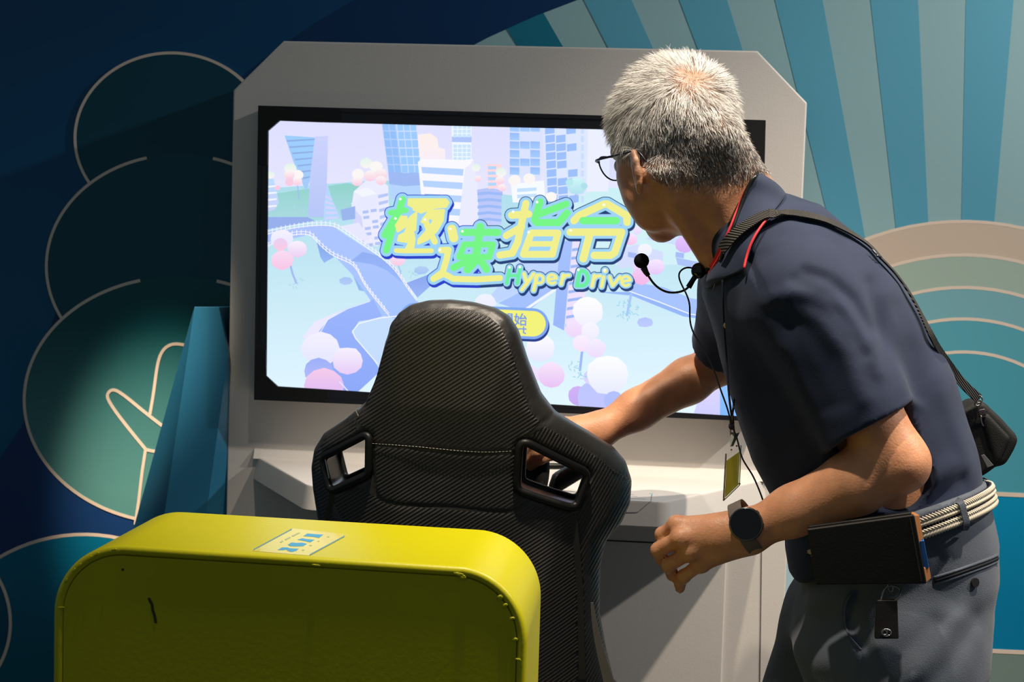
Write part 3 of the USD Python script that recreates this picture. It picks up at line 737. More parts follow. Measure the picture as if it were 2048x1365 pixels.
# ------------------------------------------------------------------ racing seat
def leather(name, rgb, rib):
    n = {'tc': ('texture_coordinate', {}), 'nv': ('noise_texture', dict(scale=260, detail=3)), 'n2': ('noise_texture', dict(scale=9, detail=2)), 'p': ('principled_bsdf', dict(base_color=tuple(L(rgb)), roughness=.42, specular_ior_level=.5)),
         'b': ('bump', dict(strength=.5, distance=.0004)), 'm2': ('math', dict(math_type='multiply_add', value2=6.0, value3=0.0)), 'a2': ('math', dict(math_type='add'))}
    l = [('tc.object', 'nv.vector'), ('tc.object', 'n2.vector'), ('n2.fac', 'm2.value1'), ('m2.value', 'a2.value1'), ('nv.fac', 'a2.value2'), ('a2.value', 'b.height'), ('b.normal', 'p.normal')]
    if rib:
        n['mp'] = ('mapping', dict(rotation=(0, math.radians(rib[0]), 0)))
        n['w'] = ('wave_texture', dict(scale=rib[1], wave_type='bands', bands_direction='x', profile='sine', distortion=0.0))
        n['mp2'] = ('mapping', dict(rotation=(0, math.radians(rib[0] + 62), 0)))
        n['w2'] = ('wave_texture', dict(scale=rib[1] * 2.1, wave_type='bands', bands_direction='x', profile='sine'))
        n['mm'] = ('math', dict(math_type='multiply'))
        n['ma'] = ('math', dict(math_type='multiply_add', value2=.5))
        n['b2'] = ('bump', dict(strength=1.0, distance=.00075))
        l += [('tc.object', 'mp.vector'), ('mp.vector', 'w.vector'), ('tc.object', 'mp2.vector'), ('mp2.vector', 'w2.vector'), ('w.fac', 'mm.value1'), ('w2.fac', 'mm.value2'), ('mm.value', 'ma.value1'), ('w.fac', 'ma.value3'), ('ma.value', 'b2.height'), ('b.normal', 'b2.normal')]
        l = [x for x in l if x[1] != 'p.normal'] + [('b2.normal', 'p.normal')]
    return usdkit.material(stage, '/World/Looks/' + name, n, l, surface='p.BSDF')
lea_smooth = leather('leather_smooth', (62, 61, 60), None)
lea_rib = leather('leather_ribbed', (62, 60, 58), (-56, 62))
lea_wing = leather('leather_ribbed_wing', (62, 60, 58), (-28, 62))
plastic = mat_('black_plastic', (22, 22, 22), .45, .5, bump=(500, .0002))

YSEAT = -.62
seat = thing('racing_seat', 'black racing bucket seat with ribbed leather back and two harness openings', 'seat')
out_px = [(790, 628), (815, 611), (850, 602.5), (895, 601), (940, 606), (985, 618), (1013, 635), (1031, 664), (1050, 725), (1076, 795), (1104, 834), (1170, 881), (1222, 921), (1248, 956), (1261, 1000), (1258, 1046), (1240, 1085), (1206, 1122), (1194, 1180), (1192, 1280), (1206, 1365), (1222, 1440), (1222, 1530), (640, 1530), (622, 1420), (606, 1250), (600, 1120), (588, 1070), (577, 1010), (574, 965), (583, 925), (610, 888), (668, 850), (712, 815), (738, 760), (758, 690), (773, 650)]
out = XZ(out_px, YSEAT)
h1_px = [(1041, 889), (1052, 889), (1166, 956), (1171, 966), (1150, 1027), (1138, 1030), (1032, 987), (1030, 975), (1036, 896)]
h2_px = [(722, 876), (730, 880), (727, 955), (720, 961), (642, 1000), (633, 996), (617, 940), (622, 930)]
h1, h2 = XZ(h1_px, YSEAT), XZ(h2_px, YSEAT)
xc = P(915, 900, YSEAT)[0]
ztop, zsh = out[:, 1].max(), P(900, 960, YSEAT)[2]
outs = np.array(Polygon(out).buffer(.012).buffer(-.024).buffer(.012).exterior.coords)[:-1]
def seat_mid(x, z):
    """Where the middle of the shell lies in depth: leaning back, the shoulder wings reaching forward, the head part bowed."""
    lean = -.10 * (z - zsh) + .02
    w = np.clip((np.abs(x - xc) - .09) / .17, 0, 1.2)
    wing = .10 * w ** 1.7 * np.clip((1.18 - z) / .12, 0, 1)
    dish = -.012 * (1 - np.clip(np.abs(x - xc) / .12, 0, 1) ** 2) * np.clip((z - 1.0) / .1, 0, 1)
    return YSEAT + .05 + lean + wing + dish
def seat_d(p, ring, holes=(), half=.042, r=.034, grow=0.0):
    d2 = polydist(p[:, 0], p[:, 2], ring, holes)
    dy = np.abs(p[:, 1] - seat_mid(p[:, 0], p[:, 2])) - half - grow
    a, b = d2 + r, dy + r
    return np.minimum(np.maximum(a, b), 0) + np.hypot(np.maximum(a, 0), np.maximum(b, 0)) - r
hx1, hx2 = [np.array(Polygon(h).buffer(.004).exterior.coords)[:-1] for h in (h1, h2)]
def shell(p):
    d = seat_d(p, outs)
    x, z = p[:, 0], p[:, 2]
    # seam grooves
    for ln in seams: d = d + .0022 * np.exp(-(polyline_d(x, z, ln) / .0028) ** 2) * (p[:, 1] < seat_mid(x, z))
    for h in (hx1, hx2):
        e = polydist(x, z, h)
        d = smax(d, -e, .008)
    return d
def polyline_d(x, z, ln):
    d = np.full(len(x), 1e9)
    for a, b in zip(ln[:-1], ln[1:]):
        e = b - a; t = np.clip(((x - a[0]) * e[0] + (z - a[1]) * e[1]) / (e @ e), 0, 1)
        d = np.minimum(d, (x - a[0] - t * e[0]) ** 2 + (z - a[1] - t * e[1]) ** 2)
    return np.sqrt(d)
S2 = lambda q, n=40: spline(XZ(q, YSEAT), n)
seam_main = S2([(700, 830), (722, 802), (742, 752), (764, 686), (790, 638), (826, 619), (880, 614), (935, 617), (980, 630), (1003, 650), (1020, 690), (1036, 740), (1050, 790), (1062, 826), (1082, 849)])
seam_top = S2([(736, 897), (800, 899), (880, 906), (960, 912), (1026, 910)])
seam_low = S2([(736, 962), (742, 1000), (764, 1014), (860, 1022), (960, 1030), (1020, 1032), (1048, 1016)])
seam_wing = S2([(1082, 849), (1093, 846), (1100, 836)], 8)
seams = [seam_main[::2], seam_low[::3], seam_top[::3], seam_wing]
lo = np.array([out[:, 0].min() - .03, YSEAT - .1, .42]); hi = np.array([out[:, 0].max() + .03, YSEAT + .25, ztop + .03])
sh_mesh = iso(shell, lo, hi, .0036)
sh_mesh = relax(sh_mesh, 4)
PANELS = []
def panel(name, px, m=None):
    PANELS.append((name, np.array(Polygon(XZ(px, YSEAT)).buffer(0).exterior.coords)[:-1], m or lea_rib))
def split_shell():
    v = np.array(sh_mesh.vertices); f = sh_mesh.faces; owner = np.full(len(f), -1)
    back = v[:, 1] < seat_mid(v[:, 0], v[:, 2]) - .006
    for k, (_, ring, _m) in enumerate(PANELS):
        e = polydist(v[:, 0], v[:, 2], ring)
        s = back & (np.abs(e) < .0021)
        gx = polydist(v[s, 0] + 1e-4, v[s, 2], ring) - polydist(v[s, 0] - 1e-4, v[s, 2], ring)
        gz = polydist(v[s, 0], v[s, 2] + 1e-4, ring) - polydist(v[s, 0], v[s, 2] - 1e-4, ring)
        g = np.stack([gx, gz], 1); g /= np.linalg.norm(g, axis=1, keepdims=True) + 1e-12
        v[s, 0] -= e[s] * g[:, 0]; v[s, 2] -= e[s] * g[:, 1]
    cen_ = v[f].mean(1)
    for k, (_, ring, _m) in enumerate(PANELS):
        e = polydist(cen_[:, 0], cen_[:, 2], ring)
        owner[(e < 0) & back[f].all(1) & (owner < 0)] = k
    for k, (name, _r, m) in [(-1, ('back_shell', None, lea_smooth))] + list(enumerate(PANELS)):
        q = f[owner == k]; u_, inv = np.unique(q, return_inverse=True)
        obj(name, trimesh.Trimesh(v[u_], inv.reshape(-1, 3), process=False), m, seat, smooth=True, label='smooth black leather shell of the backrest' if k < 0 else None)
inner = [(770, 690), (794, 642), (828, 623), (880, 618), (935, 621), (976, 633), (1000, 653), (1017, 692), (1033, 742), (1047, 792), (1059, 828), (1078, 850)]
panel('head_panel', [(706, 836), (726, 804), (746, 754)] + inner + [(1040, 880), (1028, 905), (960, 908), (880, 902), (800, 895), (738, 893), (730, 868), (700, 850)])
panel('middle_panel', [(740, 900), (800, 902), (880, 909), (960, 915), (1027, 914), (1024, 980), (1034, 994), (1048, 1012), (1020, 1029), (960, 1027), (860, 1019), (766, 1011), (746, 998)])
panel('lower_panel', [(742, 1004), (764, 1018), (860, 1026), (960, 1034), (1022, 1036), (1054, 1018), (1138, 1038), (1138, 1060), (1150, 1180), (1150, 1300), (1150, 1520), (700, 1520), (690, 1240), (664, 1060), (640, 1020), (700, 985)])
panel('wing_panel', [(1060, 872), (1086, 858), (1150, 900), (1196, 935), (1226, 966), (1250, 985), (1290, 1000), (1290, 1060), (1262, 1100), (1225, 1140), (1216, 1200), (1216, 1500), (1162, 1500), (1160, 1300), (1157, 1180), (1148, 1050), (1176, 966), (1166, 952), (1052, 886)], lea_wing)
panel('wing_panel', [(700, 838), (700, 868), (630, 920), (610, 944), (628, 1006), (650, 1080), (640, 1100), (612, 1090), (596, 1040), (588, 1000), (586, 965), (594, 932), (618, 898), (672, 858)])
split_shell()
def seat_back(x, z): return seat_mid(np.asarray(x), np.asarray(z)) - .042
strip = [(1142, 1046), (1148, 1120), (1153, 1200), (1156, 1300), (1158, 1400)]
sp = S2(strip, 30); obj('side_strip', ribbon(np.c_[sp[:, 0], seat_back(sp[:, 0], sp[:, 1]) - .0012, sp[:, 1]], [(0, -1, 0)] * 30, .011, .0016), mat_('strip_grey', (62, 60, 56), .6), seat)
sp = S2([(640, 1006), (636, 1030), (628, 1060), (622, 1100)], 20); obj('side_strip', ribbon(np.c_[sp[:, 0], seat_back(sp[:, 0], sp[:, 1]) - .0012, sp[:, 1]], [(0, -1, 0)] * 20, .010, .0016), mat_('strip_grey', (62, 60, 56), .6), seat)
for h, dep in ((h1, .074), (h2, .105)):
    c = np.array(Polygon(h).buffer(-.004).buffer(.004, quad_segs=6).exterior.coords)[:-1]
    c = np.array([LineString(np.vstack([c, c[:1]])).interpolate(t, normalized=True).coords[0] for t in np.linspace(0, 1, 80, endpoint=False)])
    for k in range(2): c = (np.roll(c, 1, 0) + 2 * c + np.roll(c, -1, 0)) / 4
    yb = seat_back(c[:, 0], c[:, 1])
    obj('harness_trim', tube(np.c_[c[:, 0], yb - .0015, c[:, 1]], .0063, 12, closed=True), plastic, seat, smooth=True)
    # chrome-dark liner through the opening
    s = np.vstack([np.c_[c[:, 0], yb + .004, c[:, 1]], np.c_[c[:, 0], yb + dep, c[:, 1]]])
    n = len(c); F = []
    for k in range(n):
        l = (k + 1) % n; F += [(k, l, n + l), (k, n + l, n + k)]
    obj('harness_liner', trimesh.Trimesh(s, F, process=False), mat_('liner_gloss', (24, 26, 32), .24, .5), seat, smooth=True)
    obj('harness_trim', tube(np.c_[c[:, 0], yb + dep + .004, c[:, 1]], .0063, 12, closed=True), plastic, seat, smooth=True)
thread = mat_('thread_pale', (196, 190, 176), .8)
def stitches(name, ln, step=.0052, r=.00042, lift=.0022, cover=.62):
    s = LineString(ln); M = []
    for k in range(max(1, int(s.length / step))):
        a, b = s.interpolate(k * step).coords[0], s.interpolate((k + cover) * step).coords[0]
        pts = [(q[0], float(seat_back(q[0], q[1])) - lift, q[1]) for q in (a, b)]
        M.append(tube(pts, r, 5))
    o = obj(name, cat(M), thread, seat, smooth=True); o.SetCustomDataByKey('kind', 'stuff')
stitches('stitching', seam_top - [0, -.0028])
sp = S2([(702, 826), (708, 838)], 6); stitches('stitching', sp, LineString(sp).length, .0007, .004, .95)
sp = S2([(625, 936), (634, 975)], 6); obj('edge_glint_trim', tube(np.c_[sp[:, 0], seat_back(sp[:, 0], sp[:, 1]) - .004, sp[:, 1]], .0011, 8), mat_('trim_chrome', (190, 188, 180), .25, metallic=1), seat)
br_ = S2([(1188, 1216), (1192, 1250), (1204, 1310), (1221, 1372), (1240, 1440)], 16)
obj('side_bracket', ribbon(np.c_[br_[:, 0] - .004, np.full(16, YSEAT + .03), br_[:, 1]], [(0, -1, 0)] * 16, np.linspace(.004, .02, 16), .003), mat_('bracket_grey', (110, 106, 98), .5), seat)
# cushion, side bolsters and pedestal, hidden behind the yellow housing
def cushion(p):
    d = ell(p, np.array([xc, -.36, .50]), np.eye(3), (.25, .27, .10))
    for s in (-1, 1): d = smin(d, cone(p, (xc + s * .21, -.16, .53), (xc + s * .22, -.52, .56), .045, .055), .04)
    return d
obj('seat_cushion', iso(cushion, (xc - .32, -.68, .36), (xc + .32, -.05, .66), .009), lea_smooth, seat, smooth=True)
obj('pedestal', cat([rbox((xc - .2, -.58, .0), (xc + .2, -.14, .03), .008), hullpts([(xc + a, b, z) for a, b, z in ((-.12, -.5, .03), (.12, -.5, .03), (-.12, -.22, .03), (.12, -.22, .03), (-.17, -.55, .42), (.17, -.55, .42), (-.17, -.18, .42), (.17, -.18, .42))], .006)]), plastic, seat)

# ------------------------------------------------------------------ steering wheel with its lever
wheel = thing('steering_wheel', 'black racing wheel on the console, mostly hidden behind the seat back', 'steering wheel')
wc = P(940, 936, -.36); tilt = math.radians(18)
WX, WN = np.array([1.0, 0, 0]), np.array([0, -math.cos(tilt), math.sin(tilt)]); WU = np.cross(WN, WX) * -1
WU = np.array([0, math.sin(tilt), math.cos(tilt)])
t = np.linspace(0, 2 * math.pi, 73)[:-1]
rim = wc + .114 * np.cos(t)[:, None] * WX + .114 * np.sin(t)[:, None] * WU
obj('rim', tube(rim, .0185, 14, closed=True), mat_('rim_suede', (20, 20, 21), .7, .3, bump=(600, .0003)), wheel, smooth=True)
for a in (0, 180, 270):
    a = math.radians(a); q = wc + math.cos(a) * .112 * WX + math.sin(a) * .112 * WU
    obj('spoke', hullpts([wc - WN * .012 + .02 * k * np.cross(WN, q - wc) / .118 for k in (-1, 1)] + [q + .012 * k * np.cross(WN, q - wc) / .118 for k in (-1, 1)] + [q - WN * .006], .004), plastic, wheel)
hub = trimesh.creation.cylinder(.04, .03, sections=40)
obj('hub', xform(hub, wc - WN * .012, WX, WU, WN), plastic, wheel)
obj('column', hullpts([wc - WN * .03 + .035 * (math.cos(k) * WX + math.sin(k) * WU) for k in np.linspace(0, 6.28, 12)] + [np.array([wc[0] + .05 * math.cos(k), -.2, ZS + .046 + .04 * math.sin(k)]) for k in np.linspace(0, 6.28, 12)], .002), plastic, wheel)
e0, e1 = P(1112, 972, -.30), P(1190, 925, -.27)
obj('lever', hullpts([e0, e0 + [.004, 0, .012], e1, e1 + [.004, .0, .01]], .0125), plastic, wheel, label='rounded black paddle lever right of the rim')
obj('lever_stalk', tube(spline([e1, e1 + [.02, .03, -.0], (e1[0] - .04, -.2, ZS + .05), (wc[0] + .04, -.21, ZS + .05)], 16), .006, 8), plastic, wheel, smooth=True)

obj('mount_plate', rbox((wc[0] - .07, -.235, ZS + .0004), (wc[0] + .07, -.12, ZS + .012), .003), plastic, wheel)
# ------------------------------------------------------------------ yellow housing behind the seat
yellow = mat_('housing_yellow', (192, 186, 4), .38, .45, bump=(160, .0002))
hous = thing('yellow_housing', 'rounded yellow box in the foreground behind the racing seat', 'box')
YF, YB = -1.06, -.845
fr = XZ([(104, 1400), (107, 1240), (118, 1175), (150, 1130), (196, 1101), (245, 1091), (400, 1101), (700, 1130), (900, 1148), (975, 1160), (1022, 1190), (1044, 1240), (1050, 1300), (1050, 1400)], YF)
x0, x1, zt = fr[:, 0].min(), fr[:, 0].max(), fr[:, 1].max()
prof_h = Polygon([(x0, .01), (x1, .01), (x1, zt - .006), (x0, zt)])
rnd = prof_h.buffer(-.085).buffer(.085, quad_segs=16).union(Polygon([(x0, .01), (x1, .01), (x1, .4), (x0, .4)]))
obj('housing_body', slab(rnd, YF + .006, YB - YF - .006), yellow, hous, smooth=40)
inner_r = rnd.buffer(-.012)
lipr = [m3.Manifold.sphere(.006, 12).translate((float(x), float(YF + .006), float(z))) for x, z in np.array(rnd.buffer(-.006).exterior.coords)[:-1]]
rim_c = np.array(rnd.buffer(-.006).exterior.coords)[:-1]
obj('front_lip', tube(np.c_[rim_c[:, 0], np.full(len(rim_c), YF + .006), rim_c[:, 1]], .006, 12, closed=True), yellow, hous, smooth=True)
obj('front_panel', slab(inner_r.buffer(-.0004), YF + .0025, .004), mat_('housing_yellow_matt', (186, 180, 6), .55, .3, bump=(160, .0002), vary=.05, vscale=5), hous)
# the wrinkled edge of the wrap and the scuffs
def flap(px, w, hgt, rot):
    c = P(*px, YF); m = trimesh.creation.icosphere(2, 1.0)
    q = m.vertices * [w * .8, .0011, hgt * .6]; q[:, 1] -= .0016 * meshkit.noise(m.vertices * 3, 4)
    a = math.radians(rot); R_ = np.array([[math.cos(a), 0, -math.sin(a)], [0, 1, 0], [math.sin(a), 0, math.cos(a)]])
    return trimesh.Trimesh(q @ R_.T + c + [0, .0012, 0], m.faces, process=False)
for px, w, h_, r_ in [((228, 1100), .004, .0022, 12), ((194, 1109), .0045, .003, 40), ((180, 1117), .005, .0028, 50), ((160, 1131), .004, .0026, 55), ((148, 1141), .004, .0026, 50), ((132, 1162), .0045, .003, 60), ((122, 1216), .0055, .0018, 5),
                      ((632, 1131), .007, .0016, -4), ((918, 1150), .009, .0042, -12), ((926, 1156), .005, .005, 10), ((1000, 1196), .004, .006, -45), ((1010, 1212), .003, .006, -50), ((1024, 1238), .0025, .006, -75), ((1030, 1280), .003, .006, -88), ((1036, 1320), .005, .0025, -10)]:
    obj('wrap_wrinkle', flap(px, w, h_, r_), yellow, hous, smooth=True)
scuff = mat_('scuff_dark', (58, 56, 8), .7)
sc = LineString(XZ([(297, 1200), (303, 1212), (304, 1222), (308, 1234), (310, 1246)], YF)).buffer(.0017)
obj('scuff_mark', slab(sc, YF + .0021, .001), scuff, hous, smooth=False)
obj('scuff_mark', slab(Point(*XZ([(244, 1141)], YF)[0]).buffer(.0016), YF + .0021, .001), scuff, hous, smooth=False)
# printed sticker lying on the top face
ztop_at = lambda x: zt + (x - x0) / (x1 - x0) * (-.006)
def on_top(px):
    q = []
    for u, v in px:
        p = PZ(u, v, zt - .003); q.append(p[:2])
    return np.array(q)
Q = lambda q: [(480 + x / 8.533, 1040 + y / 8.533) for x, y in q]
def print_on_top(name, shapes, m, lift=.0003, label=None):
    g = unary_union([Polygon(on_top(Q(s))).buffer(0) for s in shapes])
    M = []
    for q in polys(g):
        e = trimesh.creation.extrude_polygon(q, .0004, engine='earcut')
        v = e.vertices; M.append(trimesh.Trimesh(np.c_[v[:, :2], v[:, 2] - .0003 + lift + ztop_at(v[:, 0])], e.faces, process=False))
    return obj(name, cat(M), m, hous, smooth=False, label=label)
print_on_top('warning_sticker', [[(200, 545), (900, 160), (1850, 255), (1170, 615)]], mat_('sticker_yellow', (214, 202, 70), .3, .5, coat=.3), label='clear sticker with blue printed signs between two hatched bars')
def hatch(a, b, n, w):
    a, b = np.array(a, float), np.array(b, float); out = []
    for k in range(n):
        p, q = a + (b - a) * k / n, a + (b - a) * (k + .5) / n
        out.append([(p[0], p[1] - w), (q[0] + 12, q[1] - w), (q[0] - 6, q[1] + w), (p[0] - 18, p[1] + w)])
    return out
sb = mat_('sticker_blue', (60, 150, 196), .4)
print_on_top('sticker_hatching', hatch((240, 525), (900, 168), 17, 15), mat_('sticker_slate', (96, 140, 150), .5), .0006)
print_on_top('sticker_hatching', hatch((1200, 602), (1800, 276), 17, 15), mat_('sticker_slate', (96, 140, 150), .5), .0006)
for s in ([[(640, 530), (720, 485), (800, 485), (860, 500), (1000, 505), (960, 540), (880, 560), (820, 545), (790, 520), (740, 530)]], [[(815, 440), (880, 400), (960, 408), (1060, 402), (1140, 420), (1080, 460), (960, 466), (860, 462)]],
          [[(980, 352), (1060, 328), (1140, 340), (1270, 352), (1200, 394), (1130, 380), (1060, 366)]], [[(1080, 290), (1150, 246), (1300, 258), (1420, 262), (1350, 318), (1240, 300), (1180, 296)]]):
    print_on_top('sticker_sign', s, sb, .0006)
for s in [[(680, 398), (720, 372), (740, 384), (700, 408)], [(760, 352), (850, 306), (870, 316), (790, 362)], [(880, 290), (1000, 230), (1030, 236), (910, 300)], [(1060, 520), (1100, 522), (1090, 536), (1050, 534)], [(1190, 440), (1230, 442), (1220, 456), (1180, 452)], [(1330, 366), (1360, 368), (1350, 382), (1320, 380)], [(1490, 290), (1530, 292), (1520, 306), (1480, 304)]]: print_on_top('sticker_small_print', [s], mat_('sticker_pale', (150, 172, 130), .5), .0006)

# ------------------------------------------------------------------ the man
YM = -.60
def hit(u, v, fn, off=0.0, start=1.55):
    """Where the line of sight through a place of the photograph meets the surface fn = off."""
    d = (u - 1024) / FPX * RIGHT - (v - 682.5) / FPX * UP + FWD
    d /= np.linalg.norm(d); s = start
    for _ in range(90):
        p = CAM + d * s
        e = float(fn(p[None])[0]) - off
        if e < 2e-4: break
        s += max(e * .7, 1e-4)
    return CAM + d * s
def grad(fn, p, e=.003):
    p = np.atleast_2d(p)
    g = np.stack([fn(p + np.eye(3)[k] * e) - fn(p - np.eye(3)[k] * e) for k in range(3)], 1)
    return g / (np.linalg.norm(g, axis=1, keepdims=True) + 1e-9)
def drape(fn, p, off=0.0, it=8):
    p = np.atleast_2d(np.array(p, float))
    for _ in range(it): p = p - (fn(p) - off)[:, None] * grad(fn, p) * .8
    return p
def pp(q): return np.array([P(u, v, y) for u, v, y in q])

# trunk, described by its front and back outlines along a leaning axis
AX0, AX1 = P(1790, 1130, YM), P(1500, 400, YM)
AL = np.linalg.norm(AX1 - AX0); AXD = (AX1 - AX0) / AL
AXN = np.array([AXD[2], 0, -AXD[0]])
def profile(px):
    q = XZ(px, YM); d = np.c_[q[:, 0] - AX0[0], q[:, 1] - AX0[2]]
    t = d @ AXD[[0, 2]]; o = d @ AXN[[0, 2]]; k = np.argsort(t)
    return t[k], o[k]
FR = profile([(1418, 545), (1408, 590), (1424, 650), (1440, 720), (1470, 825), (1508, 925), (1548, 1000), (1572, 1064), (1572, 1104), (1580, 1150), (1640, 1190)])
BK = profile([(1530, 385), (1570, 386), (1640, 408), (1740, 492), (1800, 560), (1850, 640), (1902, 748), (1932, 850), (1954, 930), (1966, 1000), (1985, 1100)])
TW = [-.15, 0, .10, .20, .32, .42, .50, .56, .60]
BW = [.165, .165, .158, .160, .168, .168, .150, .115, .075]
YC = [-.60, -.60, -.595, -.59, -.585, -.58, -.58, -.575, -.575]
def trunk(p, grow=0.0):
    t = (p[:, 0] - AX0[0]) * AXD[0] + (p[:, 2] - AX0[2]) * AXD[2]
    o = (p[:, 0] - AX0[0]) * AXN[0] + (p[:, 2] - AX0[2]) * AXN[2]
    f, b = np.interp(t, *FR), np.interp(t, *BK)
    A = (b - f) / 2 + grow; c = (f + b) / 2
    B = np.interp(t, TW, BW) + grow; yc = np.interp(t, TW, YC)
    k = (np.abs((o - c) / A) ** 2.3 + np.abs((p[:, 1] - yc) / B) ** 2.3) ** (1 / 2.3)
    d = (k - 1) * np.minimum(A, B) * .9
    top = (t - .565) ; bot = (-.12 - t)
    return smax(smax(d, top - grow, .05), bot, .03)

# head frame
hy, hp, hr = math.radians(52), math.radians(22), math.radians(3)
HF = np.array([-math.cos(hp) * math.cos(hy), math.cos(hp) * math.sin(hy), -math.sin(hp)])
HU = np.array([-math.sin(hp) * math.cos(hy), math.sin(hp) * math.sin(hy), math.cos(hp)])
HL = np.cross(HU, HF)
HU, HL = HU * math.cos(hr) + HL * math.sin(hr), HL * math.cos(hr) - HU * math.sin(hr)
HB = np.stack([HF, HL, HU])
H0 = P(1343, 262, YM)
def hp_(a, b, c): return H0 + a * HF + b * HL + c * HU
N0, N1 = P(1500, 470, -.58), hp_(-.018, 0, -.075)
SL, EL, WL = P(1606, 600, -.73), P(1797, 926, -.775), P(1500, 1062, -.735)
SR, ER, WR = P(1486, 578, -.42), P(1444, 724, -.27), P(1200, 862, -.335)

def head_sdf(p):
    q = (p - H0) @ HB.T
    I = np.eye(3)
    e = lambda c, r: ell(q, np.array(c), I, r)
    s = lambda c, r: np.linalg.norm(q - np.array(c), axis=1) - r
    d = e((-.006, 0, 0), (.098, .0785, .094))
    d = smin(d, e((.030, 0, -.050), (.066, .062, .078)), .03)
    d = smin(d, e((.030, 0, -.098), (.056, .054, .040)), .025)
    d = smin(d, s((.074, 0, -.122), .020), .022)
    for k in (-1, 1):
        d = smin(d, s((.056, k * .044, -.050), .021), .02)
        d = smin(d, s((.042, k * .038, -.082), .034), .02)
        d = smin(d, cone(q, (.0, k * .052, -.085), (.045, k * .040, -.115), .018, .018), .02)
    d = smin(d, cone(q, (.086, -.034, .004), (.086, .034, .004), .0115, .0115), .016)
    for k in (-1, 1): d = smax(d, -s((.108, k * .032, -.016), .017), .012)
    d = smin(d, cone(q, (.094, 0, -.008), (.113, 0, -.050), .0085, .0125), .012)
    for k in (-1, 1): d = smin(d, s((.104, k * .012, -.053), .0085), .008)
    d = smin(d, cone(q, (.094, -.020, -.083), (.094, .020, -.083), .006, .006), .008)
    d = smin(d, cone(q, (.092, -.017, -.093), (.092, .017, -.093), .007, .007), .008)
    d = smax(d, -cone(q, (.103, -.020, -.0875), (.103, .020, -.0875), .0022, .0022), .004)
    for k in (-1, 1):
        # ear: a dished shell with a rolled rim, standing off the head at its back edge
        ea = np.array([.84, k * -.52, .10]); ea /= np.linalg.norm(ea)
        eu = np.array([-.14, 0, .99]); eu -= ea * (ea @ eu); eu /= np.linalg.norm(eu); en = np.cross(eu, ea)
        c0 = np.array([-.002, k * .0860, -.066])
        B3 = np.stack([ea, en, eu])
        ear = ell(q, c0, B3, (.0165, .0060, .030))
        hel = chain(q, [c0 + x * ea + z * eu for x, z in ((.013, .004), (.012, .018), (.003, .028), (-.009, .026), (-.0165, .012), (-.0165, -.004), (-.011, -.018), (-.003, -.028))], [.0030, .0036, .0040, .0042, .0042, .0040, .0036, .0046], .003)
        ear = smin(ear, hel, .004)
        ear = smax(ear, -ell(q, c0 + .002 * ea + k * .0075 * np.array([0, 1, 0]), B3, (.0095, .006, .016)), .004)
        d = smin(d, ear, .006)
    return d
def finger(p, pts, r): return chain(p, pts, r, .004)
HANDL = dict(
    mcp=pp([(1354, 1050, -.722), (1362, 1077, -.738), (1380, 1104, -.736), (1402, 1128, -.726)]),
    pip=pp([(1325, 1070, -.706), (1317, 1101, -.712), (1337, 1131, -.712), (1368, 1153, -.710)]),
    dip=pp([(1326, 1086, -.684), (1324, 1119, -.688), (1345, 1150, -.690), (1360, 1168, -.694)]),
    tip=pp([(1338, 1092, -.669), (1343, 1126, -.676), (1357, 1157, -.677), (1360, 1178, -.686)]),
    thumb=pp([(1462, 1050, -.700), (1412, 1058, -.672), (1372, 1076, -.658), (1352, 1092, -.654)]), wrist=WL)
HANDR = dict(
    mcp=pp([(1128, 850, -.350), (1120, 868, -.362), (1122, 886, -.366), (1130, 902, -.360)]),
    pip=pp([(1078, 872, -.384), (1072, 890, -.390), (1074, 906, -.390), (1082, 918, -.384)]),
    dip=pp([(1056, 892, -.372), (1050, 908, -.378), (1052, 922, -.378), (1062, 932, -.374)]),
    tip=pp([(1056, 902, -.352), (1050, 916, -.356), (1054, 930, -.356), (1064, 938, -.352)]),
    thumb=pp([(1160, 848, -.318), (1112, 850, -.305), (1078, 868, -.312), (1056, 884, -.325)]), wrist=WR)
FRD = [(.0112, .0100, .0088, .0074), (.0115, .0102, .0090, .0076), (.0110, .0098, .0086, .0074), (.0100, .0088, .0078, .0070)]
def hand_sdf(p, h):
    w = h['wrist']; fwd = h['mcp'].mean(0) - w; L_ = np.linalg.norm(fwd); fwd = fwd / L_
    across = h['mcp'][0] - h['mcp'][3]; across /= np.linalg.norm(across)
    d = None
    for k in range(4):
        base = w + across * (.013 - .0087 * k) + fwd * .008
        e = cone(p, base, h['mcp'][k], .0165, .0112)
        d = e if d is None else smin(d, e, .016)
    d = smin(d, cone(p, w, w + fwd * L_ * .45, .026, .022), .02)
    fing = None
    for k in range(4):
        pts = [h['mcp'][k], h['pip'][k], h['dip'][k], h['tip'][k]]
        e = finger(p, pts, FRD[k])
        e = smin(e, np.linalg.norm(p - h['pip'][k], axis=1) - FRD[k][1] * 1.10, .003)
        fing = e if fing is None else np.minimum(fing, e)
    d = smin(d, fing, .006)
    for k in range(4): d = smin(d, np.linalg.norm(p - h['mcp'][k], axis=1) - .0118, .007)
    t = h['thumb']
    d = smin(d, smin(cone(p, w + fwd * .02, t[1], .017, .0125), finger(p, t[1:], (.0115, .0105, .0085)), .008), .010)
    # tendons over the back of the hand
    nrm = np.cross(across, fwd); nrm *= -np.sign(nrm @ (h['pip'].mean(0) - h['mcp'].mean(0)))
    return d
def arm_sdf(p, s, e, w, k=1):
    m = e + (w - e) * .28; m2 = e + (w - e) * .7
    d = cone(p, s, s + (e - s) * .55, .052 * k, .049 * k)
    d = smin(d, cone(p, s + (e - s) * .55, e, .046 * k, .037 * k), .02)
    d = smin(d, chain(p, [e, m, m2, w], [.037 * k, .0415 * k, .033, .0265], .015), .022)
    return d
def BODYCUT(p): return .93 - p[:, 2]
